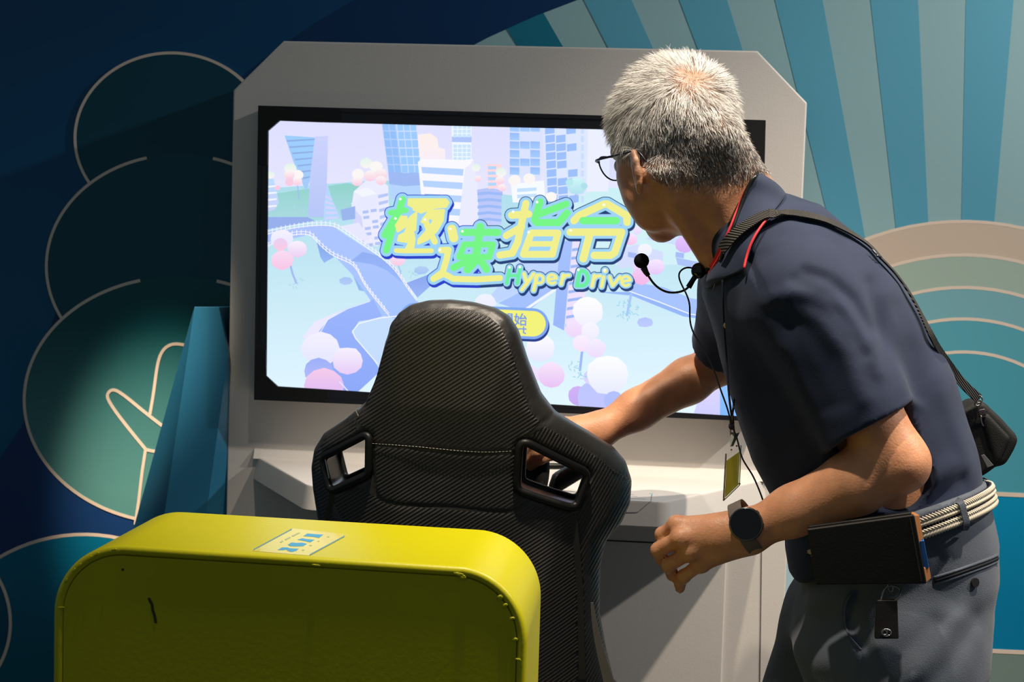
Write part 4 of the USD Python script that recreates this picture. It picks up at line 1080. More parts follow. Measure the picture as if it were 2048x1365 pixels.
def skin(p):
    d = head_sdf(p)
    d = smin(d, cone(p, N0, N1, .070, .060), .022)
    # neck muscle from behind the ear to the collarbone, and the nape
    d = smin(d, cone(p, hp_(-.02, .062, -.075), P(1420, 525, -.635), .020, .013), .014)
    d = smin(d, cone(p, hp_(-.085, 0, -.05), P(1512, 425, -.58), .030, .040), .03)
    tr = smax(trunk(p, -.012), BODYCUT(p), .02)
    d = smin(d, tr, .03)
    for s, e, w, h, k in ((SL, EL, WL, HANDL, 1), (SR, ER, WR, HANDR, .9)):
        a = smin(arm_sdf(p, s, e, w, k), hand_sdf(p, h), .012)
        d = smin(d, a, .012)
    pz = p[:, 2]
    for hip, kn, an in LEGS:
        d = smin(d, chain(p, [hip, kn, an], [.070, .052, .038], .03), .03)
    return d
LEGS = [(np.array([.635, -.68, .84]), np.array([.600, -.69, .48]), np.array([.665, -.69, .10])), (np.array([.610, -.515, .84]), np.array([.515, -.46, .48]), np.array([.60, -.45, .10]))]
_lo, _hi = np.array([.02, -.90, .02]), np.array([.86, -.20, 1.66])
skin_mesh = iso(skin, _lo, _hi, .0031)
skin_mesh = relax(skin_mesh, 4)

person = thing('person', 'grey haired person in navy polo shirt and grey trousers leaning over beside the seat', 'person')
def skin_material():
    n = {'a': ('attribute', dict(attribute='tint')), 'tc': ('texture_coordinate', {}), 'n1': ('noise_texture', dict(scale=38, detail=5)), 'r': ('rgb_ramp', {'ramp': [(.3, (.80, .76, .72)), (.7, (1.1, 1.06, 1.04))]}),
         'm': ('mix', dict(mix_type='multiply', fac=.8)), 'n2': ('noise_texture', dict(scale=330, detail=4)), 'b': ('bump', dict(strength=.6, distance=.0008)),
         'p': ('principled_bsdf', dict(roughness=.46, specular_ior_level=.45, subsurface_weight=.12, subsurface_scale=.005, subsurface_radius=(1, .35, .2)))}
    l = [('tc.object', 'n1.vector'), ('n1.fac', 'r.fac'), ('a.color', 'm.color1'), ('r.color', 'm.color2'), ('m.color', 'p.base_color'), ('tc.object', 'n2.vector'), ('n2.fac', 'b.height'), ('b.normal', 'p.normal')]
    return usdkit.material(stage, '/World/Looks/skin', n, l, surface='p.BSDF')
def hairline(q):
    """How far above the hairline a point of the head lies (head frame)."""
    a, b, c = q[:, 0], np.abs(q[:, 1]), q[:, 2]
    return c - np.interp(a, [-.10, -.06, -.035, -.016, .006, .018, .032, .06, .085, .11], [-.122, -.118, -.104, -.074, -.036, -.040, -.030, .026, .054, .066])
v = skin_mesh.vertices
q = (v - H0) @ HB.T
near = np.linalg.norm(v - H0, axis=1) < .19
hl = np.where(near & (q[:, 2] > -.14), hairline(q), -1)
tint = np.tile(L((214, 154, 116)), (len(v), 1))
k = np.clip((hl + .004) / .016, 0, 1)[:, None]
tint = tint * (1 - k * .7) + L((122, 104, 92)) * k * .7
lip = near & (q[:, 0] > .088) & (np.abs(q[:, 2] + .088) < .012) & (np.abs(q[:, 1]) < .024)
tint[lip] = L((176, 104, 88))
body = obj('body', skin_mesh, skin_material(), person, smooth=True)
UsdGeom.PrimvarsAPI(body).CreatePrimvar('tint', Sdf.ValueTypeNames.Color3fArray, 'vertex').Set(Vt.Vec3fArray.FromNumpy(tint.astype(np.float32)))
for k in (-1, 1):
    c = hp_(.0865, k * .032, -.017)
    e = trimesh.creation.icosphere(3, .0125); e.apply_translation(c)
    ey = obj('eye', e, mat_('eye_white', (226, 220, 212), .15), person, smooth=True)
    ir = trimesh.creation.icosphere(3, .0066); ir.apply_translation(c + HF * .0068)
    obj('iris', ir, mat_('iris_dark', (40, 28, 20), .1), ey, smooth=True)

# polo shirt
SLH, SLD = P(1737, 852, -.757), None
SLD = (EL - SL) / np.linalg.norm(EL - SL)
SRH = P(1450, 690, -.315); SRD = (ER - SR) / np.linalg.norm(ER - SR)
FOLDS = [  # places of the photograph, depth, height of the fold, its width
    ([(1530, 596), (1570, 580), (1620, 583), (1668, 612), (1708, 668), (1738, 730)], .0048, .012),
    ([(1600, 545), (1645, 560), (1690, 600), (1722, 655)], -.0055, .010), ([(1580, 560), (1640, 590), (1690, 650), (1712, 700)], -.004, .009),
    ([(1548, 612), (1600, 650), (1640, 712), (1664, 790)], -.0035, .012), ([(1560, 605), (1625, 640), (1675, 700), (1705, 780)], .0032, .013),
    ([(1570, 650), (1600, 720), (1640, 800)], -.003, .011), ([(1735, 570), (1745, 640), (1752, 720)], -.003, .012), ([(1770, 590), (1778, 680), (1790, 760)], .0026, .014),
    ([(1800, 620), (1820, 700), (1838, 790)], -.0025, .014), ([(1690, 1010), (1800, 985), (1900, 930)], .004, .016), ([(1720, 1035), (1830, 1010), (1920, 965)], -.004, .012),
    ([(1560, 700), (1600, 820), (1650, 930)], .003, .02), ([(1500, 700), (1530, 800), (1580, 900)], -.003, .02),
    ([(1880, 760), (1912, 850), (1940, 930)], .003, .014), ([(1494, 493), (1502, 535), (1526, 598)], -.0022, .0035), ([(1570, 400), (1560, 425), (1545, 432)], -.002, .004),
    ([(1640, 905), (1720, 845), (1800, 798)], -.0012, .0030)]
FOLD_XZ = [(XZ(f, -.72), a, s) for f, a, s in FOLDS]
def fold_field(p, table, ynear):
    m = np.clip((ynear - p[:, 1]) / .05, 0, 1); o = np.zeros(len(p))
    for ln, a, s in table:
        o += a * np.exp(-(polyline_d(p[:, 0], p[:, 2], ln) / s) ** 2)
    return o * m
def shirt(p):
    d = trunk(p)
    for s, e, r0 in ((SL, SLH, .066), (SR, SRH, .060)):
        pass
    # shoulders
    d = smin(d, cone(p, N0 + [.02, 0, -.012], SL + [0, .02, 0], .052, .066), .05)
    d = smin(d, cone(p, N0 + [.02, 0, -.012], SR, .052, .062), .05)
    cl = cone(p, SL, SLH + SLD * .05, .070, .066); cl = smax(cl, (p - SLH) @ SLD, .003)
    cr = cone(p, SR, SRH + SRD * .05, .066, .056); cr = smax(cr, (p - SRH) @ SRD, .003)
    d = smin(smin(d, cl, .022), cr, .03)
    d = d - fold_field(p, FOLD_XZ, -.60)
    w = (meshkit.noise(p * [9, 9, 14], 3) - .5) * .006 + (meshkit.noise(p * 26, 5) - .5) * .002
    d = d - w
    # the open ends of the sleeves
    for s_, h_, dr, ra, rb_ in ((SL, SLH, SLD, .060, .056), (SR, SRH, SRD, .056, .047)):
        d = np.maximum(d, -np.maximum(cone(p, s_, h_ + dr * .08, ra, rb_), -((p - h_) @ dr + .028)))
    # hem tucked in at the waistband
    t = (p[:, 0] - AX0[0]) * AXD[0] + (p[:, 2] - AX0[2]) * AXD[2]
    d = smax(d, WAIST(p) , .01)
    # room for the neck
    return d
def plane_from(pts):
    c = np.mean(pts, 0); u, s, vt = np.linalg.svd(pts - c); n = vt[2]; n = n * np.sign(n[2]); return c, n
belt_px = [(1600, 1098, -.60), (1660, 1110, -.71), (1745, 1096, -.768), (1845, 1062, -.775), (1905, 1034, -.745), (1950, 1003, -.69), (1974, 976, -.61), (1958, 968, -.50), (1880, 992, -.42), (1760, 1044, -.42), (1655, 1080, -.48)]
bc, bn = plane_from(pp(belt_px))
def WAIST(p): return (bc - p) @ bn - .012 - .026 * np.clip((.555 - p[:, 0]) / .06, 0, 1)      # shirt ends 12 mm below the belt's middle
navy = (lambda: usdkit.material(stage, '/World/Looks/polo_navy', {'tc': ('texture_coordinate', {}), 'n': ('noise_texture', dict(scale=700, detail=2)), 'b': ('bump', dict(strength=.35, distance=.0006)), 'n2': ('noise_texture', dict(scale=14, detail=3)), 'r': ('rgb_ramp', {'ramp': [(.3, tuple(L((30, 39, 61)))), (.7, tuple(L((37, 47, 71))))]}),
    'p': ('principled_bsdf', dict(roughness=.82, specular_ior_level=.25, sheen_weight=.15, sheen_roughness=.5, sheen_tint=(.6, .66, .78)))}, [('tc.object', 'n.vector'), ('n.fac', 'b.height'), ('b.normal', 'p.normal'), ('tc.object', 'n2.vector'), ('n2.fac', 'r.fac'), ('r.color', 'p.base_color')], surface='p.BSDF'))()
shirt_mesh = iso(shirt, (.30, -.90, .82), (.86, -.26, 1.47), .0036)
shirt_mesh = relax(shirt_mesh, 5)
shirt_o = obj('polo_shirt', shirt_mesh, navy, person, smooth=True, label='navy polo shirt with red collar piping')

# collar
def ring_on(px_near, fn, off, far_y):
    near = np.array([hit(u, v_, fn, off) for u, v_ in px_near])
    ax = N0 + (N1 - N0) * .1
    far = near[1:-1][::-1].copy(); far[:, 1] = 2 * far_y - far[:, 1]
    return spline(np.vstack([near, far]), 120, True)
top_c = ring_on([(1514, 352), (1500, 374), (1482, 414), (1466, 454), (1448, 492), (1432, 522), (1416, 545)], skin, .0085, -.575)
bot_c = ring_on([(1572, 388), (1562, 404), (1538, 433), (1506, 484), (1489, 534), (1452, 556), (1414, 578)], shirt, .0055, -.575)
def loft(a, b, n, bulge, th):
    rows = []
    c = (a.mean(0) + b.mean(0)) / 2
    for k in np.linspace(0, 1, n):
        r = a * (1 - k) + b * k; o = r - c; o[:, 2] *= .2; o /= np.linalg.norm(o, axis=1, keepdims=True)
        rows.append(r + o * bulge * math.sin(k * math.pi))
    out_ = np.array(rows); o = out_ - c; o = o / np.linalg.norm(o, axis=2, keepdims=True)
    inn = out_ - o * th; m = len(a); V = np.vstack([out_.reshape(-1, 3), inn.reshape(-1, 3)]); F = []; N = n * m
    for i in range(n - 1):
        for j in range(m):
            l = (j + 1) % m; q = (i * m + j, i * m + l, (i + 1) * m + l, (i + 1) * m + j)
            F += [(q[0], q[1], q[2]), (q[0], q[2], q[3]), (N + q[0], N + q[2], N + q[1]), (N + q[0], N + q[3], N + q[2])]
    for j in range(m):
        l = (j + 1) % m
        F += [(j, N + j, N + l), (j, N + l, l)]
        a0, a1 = (n - 1) * m + j, (n - 1) * m + l
        F += [(a0, a1, N + a1), (a0, N + a1, N + a0)]
    mm = trimesh.Trimesh(V, F, process=False); mm.fix_normals(); return mm
obj('collar', loft(top_c, bot_c, 9, .006, .003), navy, shirt_o, smooth=True)
red = mat_('piping_red', (206, 40, 52), .6)
def on_shirt(q, off=.0): return np.array([hit(u, v_, shirt, off) for u, v_ in q])
obj('collar_piping', tube(spline(on_shirt([(1537, 434), (1516, 462), (1502, 488), (1494, 510), (1488, 536)], .0085), 24), .0018, 8), red, shirt_o, smooth=True, label='red piping on the collar edge')
obj('collar_piping', tube(spline([hit(u, v_, skin, .011) for u, v_ in ((1446, 498), (1434, 522), (1419, 547))] + [hit(1414, 566, shirt, .007)], 16), .0018, 8), red, shirt_o, smooth=True, label='red piping on the collar front')
ins = top_c[6:40]
obj('collar_lining', ribbon(ins - [0, 0, .003], ins - top_c.mean(0), .012, -.0012), red, shirt_o, smooth=True, label='red inside of the collar band')

# trousers
T_F = [(1600, 1080), (1618, 1118), (1622, 1150), (1616, 1190), (1600, 1230), (1585, 1290), (1580, 1365), (1590, 1480)]
T_B = [(1976, 955), (1993, 1030), (2006, 1090), (2003, 1160), (1990, 1235), (1966, 1300), (1945, 1365), (1915, 1460)]
tf, tb = XZ(T_F, -.66), XZ(T_B, -.66)
tf, tb = tf[np.argsort(tf[:, 1])], tb[np.argsort(tb[:, 1])]
TFOLD = [([(1700, 1188), (1688, 1222), (1692, 1262), (1718, 1298)], .003, .008), ([(1712, 1195), (1700, 1225), (1704, 1262), (1728, 1300)], -.006, .009), ([(1570, 1268), (1620, 1222), (1690, 1196)], .005, .016), ([(1585, 1300), (1640, 1262), (1690, 1245)], -.005, .014),
         ([(1600, 1340), (1680, 1310), (1740, 1300)], .0035, .016), ([(1860, 1240), (1800, 1290), (1740, 1330)], -.0035, .014), ([(1900, 1230), (1840, 1300), (1780, 1350)], .0035, .014), ([(1950, 1240), (1890, 1310), (1830, 1360)], -.003, .013),
         ([(1862, 1090), (1880, 1120), (1860, 1150)], -.003, .009), ([(1719, 1300), (1716, 1340), (1714, 1400)], -.0018, .0035), ([(1640, 1210), (1650, 1290), (1640, 1365)], .003, .02)]
TFOLD_XZ = [(XZ(f, -.76), a, s) for f, a, s in TFOLD]
def trousers(p):
    z = p[:, 2]
    f, b = np.interp(z, tf[:, 1], tf[:, 0]), np.interp(z, tb[:, 1], tb[:, 0])
    A, c = (b - f) / 2, (b + f) / 2
    B = np.interp(z, [.66, .80, .95, 1.05], [.175, .182, .172, .165])
    k = (np.abs((p[:, 0] - c) / A) ** 2.4 + np.abs((p[:, 1] + .60) / B) ** 2.4) ** (1 / 2.4)
    d = smax((k - 1) * np.minimum(A, B) * .9, .76 - z, .04)
    lg = chain(p, [np.array([.632, -.685, .78]), np.array([.602, -.69, .48]), np.array([.668, -.69, .07])], [.124, .092, .072], .02)
    rg = chain(p, [np.array([.595, -.515, .78]), np.array([.515, -.46, .48]), np.array([.60, -.45, .07])], [.102, .088, .072], .02)
    d = smin(smin(d, lg, .03), rg, .03)
    d = np.maximum(d, (p - bc) @ bn - .0185)
    d = np.maximum(d, .055 - z)
    d = d - fold_field(p, TFOLD_XZ, -.64) - (meshkit.noise(p * [11, 11, 8], 8) - .5) * .006 - (meshkit.noise(p * 30, 9) - .5) * .0018
    return d
grey = mat_('trouser_grey', (84, 92, 104), .8, .25, bump=(600, .0005), vary=.10, vscale=9, sheen=.15)
tr_mesh = iso(trousers, (.30, -.92, .03), (.90, -.26, 1.08), .0042)
tr_mesh = relax(tr_mesh, 4)
tr = obj('trousers', tr_mesh, grey, person, smooth=True, label='slate grey chino trousers')
def on_tr(q, off=.0): return np.array([hit(u, v, trousers, off) for u, v in q])
# back pocket, front pocket edge, button
bp = on_tr([(1868, 1163), (1900, 1153), (1940, 1139), (1975, 1126), (1995, 1117)], .0005)
obj('pocket_welt', tube(spline(bp + [0, 0, .0045], 20), .0022, 6), grey, tr, smooth=True)
obj('pocket_welt', tube(spline(bp - [0, 0, .0045], 20), .0022, 6), grey, tr, smooth=True)
obj('pocket_slot', tube(spline(bp, 20), .0026, 6), mat_('slot_dark', (26, 28, 34), .9), tr, smooth=True)
bt = hit(1950, 1166, trousers, .001); bn_ = grad(trousers, bt)[0]
def frame(n, up=(0, 0, 1.0)):
    n = n / np.linalg.norm(n); x = np.cross(up, n); x /= np.linalg.norm(x); return x, np.cross(n, x), n
cyl = trimesh.creation.cylinder(.0062, .003, sections=24)
obj('pocket_button', xform(cyl, bt, *frame(bn_)), mat_('button_dark', (36, 34, 36), .35), tr, smooth=30)
fp = on_tr([(1704, 1186), (1692, 1208), (1690, 1240), (1697, 1268), (1722, 1300)], .001)
obj('pocket_edge', tube(spline(fp, 24), .0014, 6), grey, tr, smooth=True)
# woven belt
beltmat = usdkit.material(stage, '/World/Looks/belt_weave', {'a': ('attribute', dict(attribute='tint')), 'p': ('principled_bsdf', dict(roughness=.85, specular_ior_level=.2))}, [('a.color', 'p.base_color')], surface='p.BSDF')
br = spline(pp(belt_px), 160, True)[:-1]
br = drape(lambda p: np.where(True, trousers_waist(p), 0), br, .002) if False else br
def waist_only(p):
    z = p[:, 2]
    f, b = np.interp(z, tf[:, 1], tf[:, 0]), np.interp(z, tb[:, 1], tb[:, 0])
    A, c = (b - f) / 2, (b + f) / 2; B = np.interp(z, [.66, .80, .95, 1.05], [.175, .182, .172, .165])
    k = (np.abs((p[:, 0] - c) / A) ** 2.4 + np.abs((p[:, 1] + .60) / B) ** 2.4) ** (1 / 2.4)
    return (k - 1) * np.minimum(A, B) * .9
def flatten_to_belt(p): return p - ((p - bc) @ bn)[:, None] * bn
ang = np.linspace(0, 2 * math.pi, 241)[:-1]
bx = np.cross([0, 1, 0], bn); bx /= np.linalg.norm(bx); by = np.cross(bn, bx)
def belt_row(off, out):
    p = bc + off * bn + .2 * np.cos(ang)[:, None] * bx + .2 * np.sin(ang)[:, None] * by
    for _ in range(14):
        g = grad(waist_only, p); g -= (g @ bn)[:, None] * bn; g /= np.linalg.norm(g, axis=1, keepdims=True)
        p = p - (waist_only(p) - out)[:, None] * g * .8
    return p
# plaited strands: chevrons in two pale rows beside a dark one
V, F, C, n = [], [], [], 0
rows = [belt_row(o, .0075) for o in np.linspace(-.0135, .0135, 13)]
R_ = np.array(rows); cen = R_.mean((0, 1))
base_in = np.array([belt_row(o, .003) for o in (-.0145, .0145)])
seg_pal, seg_dark = L((214, 204, 184)), L((34, 36, 58))
M_, tints = [], []
def strand(i0, i1, j, w, col):
    """One plait running across rows i0..i1, drifting along the belt."""
    a, b = R_[i0, j % 240], R_[i1, (j + 2) % 240]
    o = np.array([a[0] - cen[0], a[1] - cen[1], 0]); o /= np.linalg.norm(o)
    m = tube(np.array([a, (a + b) / 2 + o * .0016, b]), .0019, 5); M_.append(m); tints.append(np.tile(col, (len(m.vertices), 1)))
for j in range(0, 240, 1):
    strand(12, 9, j, 1, seg_pal); strand(6, 9, j, 1, seg_pal) if False else None
    strand(9, 7, j + 3, 1, seg_pal) if False else strand(7, 9, j, 1, seg_pal)
    strand(5, 3, j, 1, seg_pal); strand(0, 3, j, 1, seg_pal)
bm = cat(M_)
sheet = np.vstack([base_in[0], base_in[1], belt_row(-.0145, .0062), belt_row(.0145, .0062)])
Fb = []
for j in range(240):
    l = (j + 1) % 240
    for a, b in ((2, 3), (3, 1), (1, 0), (0, 2)): Fb += [(a * 240 + j, a * 240 + l, b * 240 + l), (a * 240 + j, b * 240 + l, b * 240 + j)]
sm = trimesh.Trimesh(sheet, Fb, process=False); sm.fix_normals()
belt = obj('belt', sm, mat_('belt_navy', (34, 36, 58), .85), person, smooth=True, label='navy and cream plaited fabric belt')
pl_ = obj('plaiting', bm, mat_('belt_cream', (206, 196, 176), .85), belt, smooth=True); pl_.SetCustomDataByKey('kind', 'stuff')
def px_of(p):
    q = p - CAM; z = q @ FWD; return np.stack([1024 + FPX * (q @ RIGHT) / z, 682.5 - FPX * (q @ UP) / z], -1)
mid_row = px_of(R_[6]); nearside = R_[6][:, 1] < -.58
for px in ((1930, 1040), (1975, 990)):
    j = np.argmin(np.where(nearside, np.linalg.norm(mid_row - px, axis=1), 1e9))
    lp = np.array([belt_row(o, out)[j] for o, out in ((-.023, .004), (-.017, .0095), (0, .0105), (.014, .0095), (.019, .004))])
    lp = spline(lp, 14); o = lp.mean(0) - cen; o[2] = 0
    obj('belt_loop', ribbon(lp, [o] * 14, .0085, .0022), grey, tr, smooth=30)
# shoes
shoe_m = mat_('shoe_black', (30, 28, 28), .4, bump=(60, .0003)); sole_m = mat_('sole_dark', (52, 50, 48), .7)
for (x, y, a) in ((.655, -.69, 190), (.588, -.45, 176)):
    c, s = math.cos(math.radians(a)), math.sin(math.radians(a)); RT = np.array([[c, s, 0], [-s, c, 0], [0, 0, 1]])
    fs = lambda p: smin(chain((p - [x, y, 0]) @ RT.T, [np.array([-.06, 0, .045]), np.array([.07, .004, .04]), np.array([.17, .008, .032])], [.038, .042, .034], .02), cone((p - [x, y, 0]) @ RT.T, (-.03, 0, .05), (-.02, 0, .10), .042, .046), .03)
    f2 = lambda p: smax(fs(p), .018 - p[:, 2], .006)
    sm_ = iso(f2, (x - .26, y - .12, .0), (x + .14, y + .12, .17), .006)
    shoe = obj('shoe', sm_, shoe_m, person, smooth=True)
    f3 = lambda p: smax(fs(np.c_[p[:, :2], np.full(len(p), .035)]) - .003, np.abs(p[:, 2] - .0105) - .0095, .003)
    obj('sole', iso(f3, (x - .26, y - .12, -.006), (x + .14, y + .12, .04), .005), sole_m, shoe, smooth=True)

# hair
def hair(mesh, want, seed):
    r = np.random.default_rng(seed)
    v, f = mesh.vertices, mesh.faces
    q = (v - H0) @ HB.T
    ok = (np.linalg.norm(v - H0, axis=1) < .15) & (hairline(q) > -.006)
    fa = f[ok[f].all(1)]
    a = np.linalg.norm(np.cross(v[fa[:, 1]] - v[fa[:, 0]], v[fa[:, 2]] - v[fa[:, 0]]), axis=1)
    k = r.choice(len(fa), want, p=a / a.sum())
    w = r.dirichlet((1, 1, 1), want)
    pts = (v[fa[k]] * w[:, :, None]).sum(1)
    nn = np.cross(v[fa[k, 1]] - v[fa[k, 0]], v[fa[k, 2]] - v[fa[k, 0]]); nn /= np.linalg.norm(nn, axis=1, keepdims=True)
    return pts, nn
whorl = hit(1388, 152, head_sdf)
roots, nrm = hair(skin_mesh, 34000, 3)
rg_ = np.random.default_rng(9)
q = (roots - H0) @ HB.T
hgt = hairline(q)
dw = np.linalg.norm(roots - whorl, axis=1)
ear_gap = (np.abs(q[:, 1]) > .074) & (q[:, 2] < -.036) & (q[:, 0] > -.022) & (q[:, 0] < .03)
keep = (rg_.random(len(roots)) < np.clip((hgt + .006) / .030, .05, 1)) & (rg_.random(len(roots)) < np.clip(.10 + dw / .055, 0, 1)) & ~ear_gap
roots, nrm, q, dw, hgt = roots[keep], nrm[keep], q[keep], dw[keep], hgt[keep]
away = roots - whorl; away -= (away * nrm).sum(1)[:, None] * nrm; away /= np.linalg.norm(away, axis=1, keepdims=True) + 1e-9
swirl = np.cross(nrm, away)
down_ = np.tile(-HU, (len(roots), 1)); down_ -= (down_ * nrm).sum(1)[:, None] * nrm
side = np.clip((.035 - q[:, 2]) / .05, 0, 1)[:, None]
flow = (away + .25 * swirl) * (1 - side) + (down_ * .9 + away * .35) * side
clump = np.stack([meshkit.noise(roots * 120 + k * 31, 2 + k) - .5 for k in range(3)], 1)
flow = flow + clump * 1.15 + rg_.normal(0, .22, roots.shape)
flow -= (flow * nrm).sum(1)[:, None] * nrm * .8
lift = np.where(q[:, 2] > .03, .95, .55)[:, None] * rg_.uniform(.7, 1.2, (len(roots), 1))
lift = lift * np.clip((hgt + .012) / .03, .35, 1)[:, None]
ln = np.interp(q[:, 2], [-.10, -.06, -.02, .03, .08], [.006, .011, .017, .025, .027]) * rg_.uniform(.7, 1.15, len(roots)) * np.clip(dw / .03, .45, 1)
d0 = nrm * lift + flow * .75; d0 /= np.linalg.norm(d0, axis=1, keepdims=True)
d1 = nrm * lift * .55 + flow; d1 /= np.linalg.norm(d1, axis=1, keepdims=True)
p0 = roots - nrm * .0005; p1 = p0 + d0 * (ln / 3)[:, None]; p2 = p1 + (d0 + d1) / 2 * (ln / 3)[:, None]; p3 = p2 + d1 * (ln / 3)[:, None]
pts = np.stack([p0, p1, p2, p3], 1)
dark = np.clip(.23 + .52 * np.clip((-.015 - q[:, 2]) / .06, 0, 1) + .3 * (meshkit.noise(roots * 45, 17) - .5), .05, .85)
is_dark = rg_.random(len(roots)) < dark
def hair_mat(name, lo_, hi_):
    return usdkit.material(stage, '/World/Looks/' + name, {'h': ('hair_info', {}), 'w': ('white_noise_texture', dict(dimensions='1D')), 'r': ('rgb_ramp', {'ramp': [(0, tuple(L(lo_))), (1, tuple(L(hi_)))]}), 'p': ('principled_bsdf', dict(roughness=.34, specular_ior_level=.5))},
                           [('h.index', 'w.w'), ('w.value', 'r.fac'), ('r.color', 'p.base_color')], surface='p.BSDF')
def curves(name, pts, m, parent, label, w0=.00042):
    n, k = pts.shape[:2]
    pn = path_of(parent)
    c = UsdGeom.BasisCurves.Define(stage, f'{pn}/{numbered(pn, name)}')
    c.CreateTypeAttr('linear'); c.CreateWrapAttr('nonperiodic')
    c.CreateCurveVertexCountsAttr(Vt.IntArray.FromNumpy(np.full(n, k, np.int32)))
    c.CreatePointsAttr(Vt.Vec3fArray.FromNumpy(pts.reshape(-1, 3).astype(np.float32)))
    wd = np.tile(np.array([1, .95, .8, .35]) * w0, n).astype(np.float32)
    c.CreateWidthsAttr(Vt.FloatArray.FromNumpy(wd)); c.SetWidthsInterpolation('vertex')
    UsdShade.MaterialBindingAPI.Apply(c.GetPrim()).Bind(m)
    c.GetPrim().SetCustomDataByKey('kind', 'stuff'); c.GetPrim().SetCustomDataByKey('label', label)
curves('hair', pts[~is_dark], hair_mat('hair_silver', (206, 202, 196), (250, 248, 244)), person, 'short silver hair')
curves('hair', pts[is_dark], hair_mat('hair_dark', (60, 56, 54), (120, 114, 110)), person, 'darker grey strands mixed in')

# ------------------------------------------------------------------ what the man wears and carries
gl = thing('eyeglasses', 'thin dark framed eyeglasses on the leaning person', 'glasses')
frame_m = mat_('frame_dark', (26, 28, 40), .3, .5)
lens_m = usdkit.material(stage, '/World/Looks/lens_glass', {'f': ('layer_weight', dict(blend=.12)), 't': ('transparent_bsdf', dict(color=(.93, .96, .95))), 'g': ('glossy_bsdf', dict(roughness=.02, color=(1, 1, 1))), 'm': ('mix_closure', {})},
    [('f.fresnel', 'm.fac'), ('t.BSDF', 'm.closure1'), ('g.BSDF', 'm.closure2')], surface='m.closure')
for k in (-1, 1):
    o = [(.112 - .010 * abs(b / .06), k * b, c) for b, c in ((.008, -.006), (.016, .004), (.036, .006), (.056, .003), (.061, -.006), (.057, -.022), (.044, -.031), (.026, -.030), (.012, -.022))]
    r = spline([hp_(*q_) for q_ in o], 60, True)[:-1]
    obj('rim', tube(r, .0011, 8, closed=True), frame_m, gl, smooth=True)
    cc = r.mean(0); n = len(r)
    V_ = np.vstack([r, [cc + HF * .0015]]); F_ = []
    for i in range(n):
        l = (i + 1) % n; F_ += [(i, l, n)]
    lm = trimesh.Trimesh(V_, F_, process=False)
    obj('lens', lm, lens_m, gl, smooth=True)
    tp = spline([hp_(.101, k * .0615, -.005), hp_(.094, k * .072, -.006), hp_(.04, k * .0800, -.022), hp_(.005, k * .0845, -.033), hp_(-.014, k * .085, -.040), hp_(-.024, k * .083, -.060)], 30)
    obj('temple', tube(tp, np.linspace(.0019, .0015, 30), 8), frame_m, gl, smooth=True)
obj('bridge', tube(spline([hp_(.1108, .009, -.006), hp_(.1135, 0, -.003), hp_(.1108, -.009, -.006)], 12), .0011, 8), frame_m, gl, smooth=True)

# wristwatch
watch = thing('wristwatch', 'round black smartwatch with a taupe strap on the near wrist', 'watch')
wr = hit(1493, 1050, skin); wn = grad(skin, wr)[0]; view = CAM - wr; view /= np.linalg.norm(view)
wn = wn * .35 + view * .65; wn /= np.linalg.norm(wn)
AD = (WL - EL) / np.linalg.norm(WL - EL)
wx = AD - wn * (AD @ wn); wx /= np.linalg.norm(wx); wy = np.cross(wn, wx)
wc_ = wr + wn * .003
def disc_solid(r, h, bev, n=64):
    return trimesh.creation.revolve(np.array([(0, 0), (r - bev, 0), (r, bev), (r, h - bev), (r - bev * .4, h - bev * .4), (r - bev, h), (0, h)]), sections=n)
obj('case', xform(disc_solid(.0228, .0095, .0018), wc_, wx, wy, wn), mat_('case_steel', (120, 116, 112), .22, metallic=1), watch, smooth=35)
obj('dial_glass', xform(disc_solid(.0206, .0014, .0008), wc_ + wn * .0092, wx, wy, wn), mat_('dial_black', (8, 8, 9), .06, .6), watch, smooth=35)
for a in (28, -22):
    a = math.radians(a); q_ = wc_ + wn * .005 - wx * .0222 * math.cos(a) + wy * .0222 * math.sin(a)
    obj('crown_button', xform(rbox((-.0016, -.003, -.0014), (.0016, .003, .0014), .0009), q_, -wx * math.cos(a) + wy * math.sin(a), wx * math.sin(a) + wy * math.cos(a), wn), mat_('case_steel', (120, 116, 112), .22, metallic=1), watch)
sc_ = wr - wn * .0275 + wx * .002
ws = np.cross(AD, wn); ws /= np.linalg.norm(ws); wnn = np.cross(ws, AD)
sp_ = [sc_ + math.cos(t) * .0315 * wnn + math.sin(t) * .0345 * ws + AD * .004 * math.sin(t * 2) * 0 for t in np.linspace(0, 2 * math.pi, 61)]
sn_ = np.array(sp_) - sc_
obj('strap', ribbon(sp_, sn_, .0195, .0022), mat_('strap_taupe', (104, 94, 86), .6), watch, smooth=True)

# microphone worn round the neck
mic = thing('neckband_microphone', 'black gooseneck microphone with round foam head worn round the neck', 'microphone')
mblk = mat_('mic_black', (14, 14, 16), .35, .5)
ball = P(1283, 522, -.63)
obj('foam_head', (lambda m: (m.apply_translation(ball), m)[1])(trimesh.creation.icosphere(4, .0108)), mat_('foam_black', (16, 17, 20), .9, .2, bump=(900, .0005)), mic, smooth=True)
obj('foam_neck', tube([P(1287, 535, -.63), P(1292, 545, -.63), P(1297, 552, -.63)], [.0050, .0040, .0030], 12), mblk, mic, smooth=True)
obj('gooseneck', tube(spline(pp([(1296, 551, -.63), (1310, 570, -.631), (1330, 583, -.632), (1350, 585.5, -.634), (1370, 580, -.637), (1380, 571, -.638)]), 40), .0016, 10), mblk, mic, smooth=True)
obj('swivel_arm', tube([P(1377, 575, -.638), P(1386, 560, -.639), P(1394, 548, -.64)], [.0042, .0036, .0042], 12), mblk, mic, smooth=True)
kn = trimesh.creation.icosphere(4, 1.0); kn.vertices *= [.0105, .009, .0115]; kn.apply_translation(P(1397, 542, -.64))
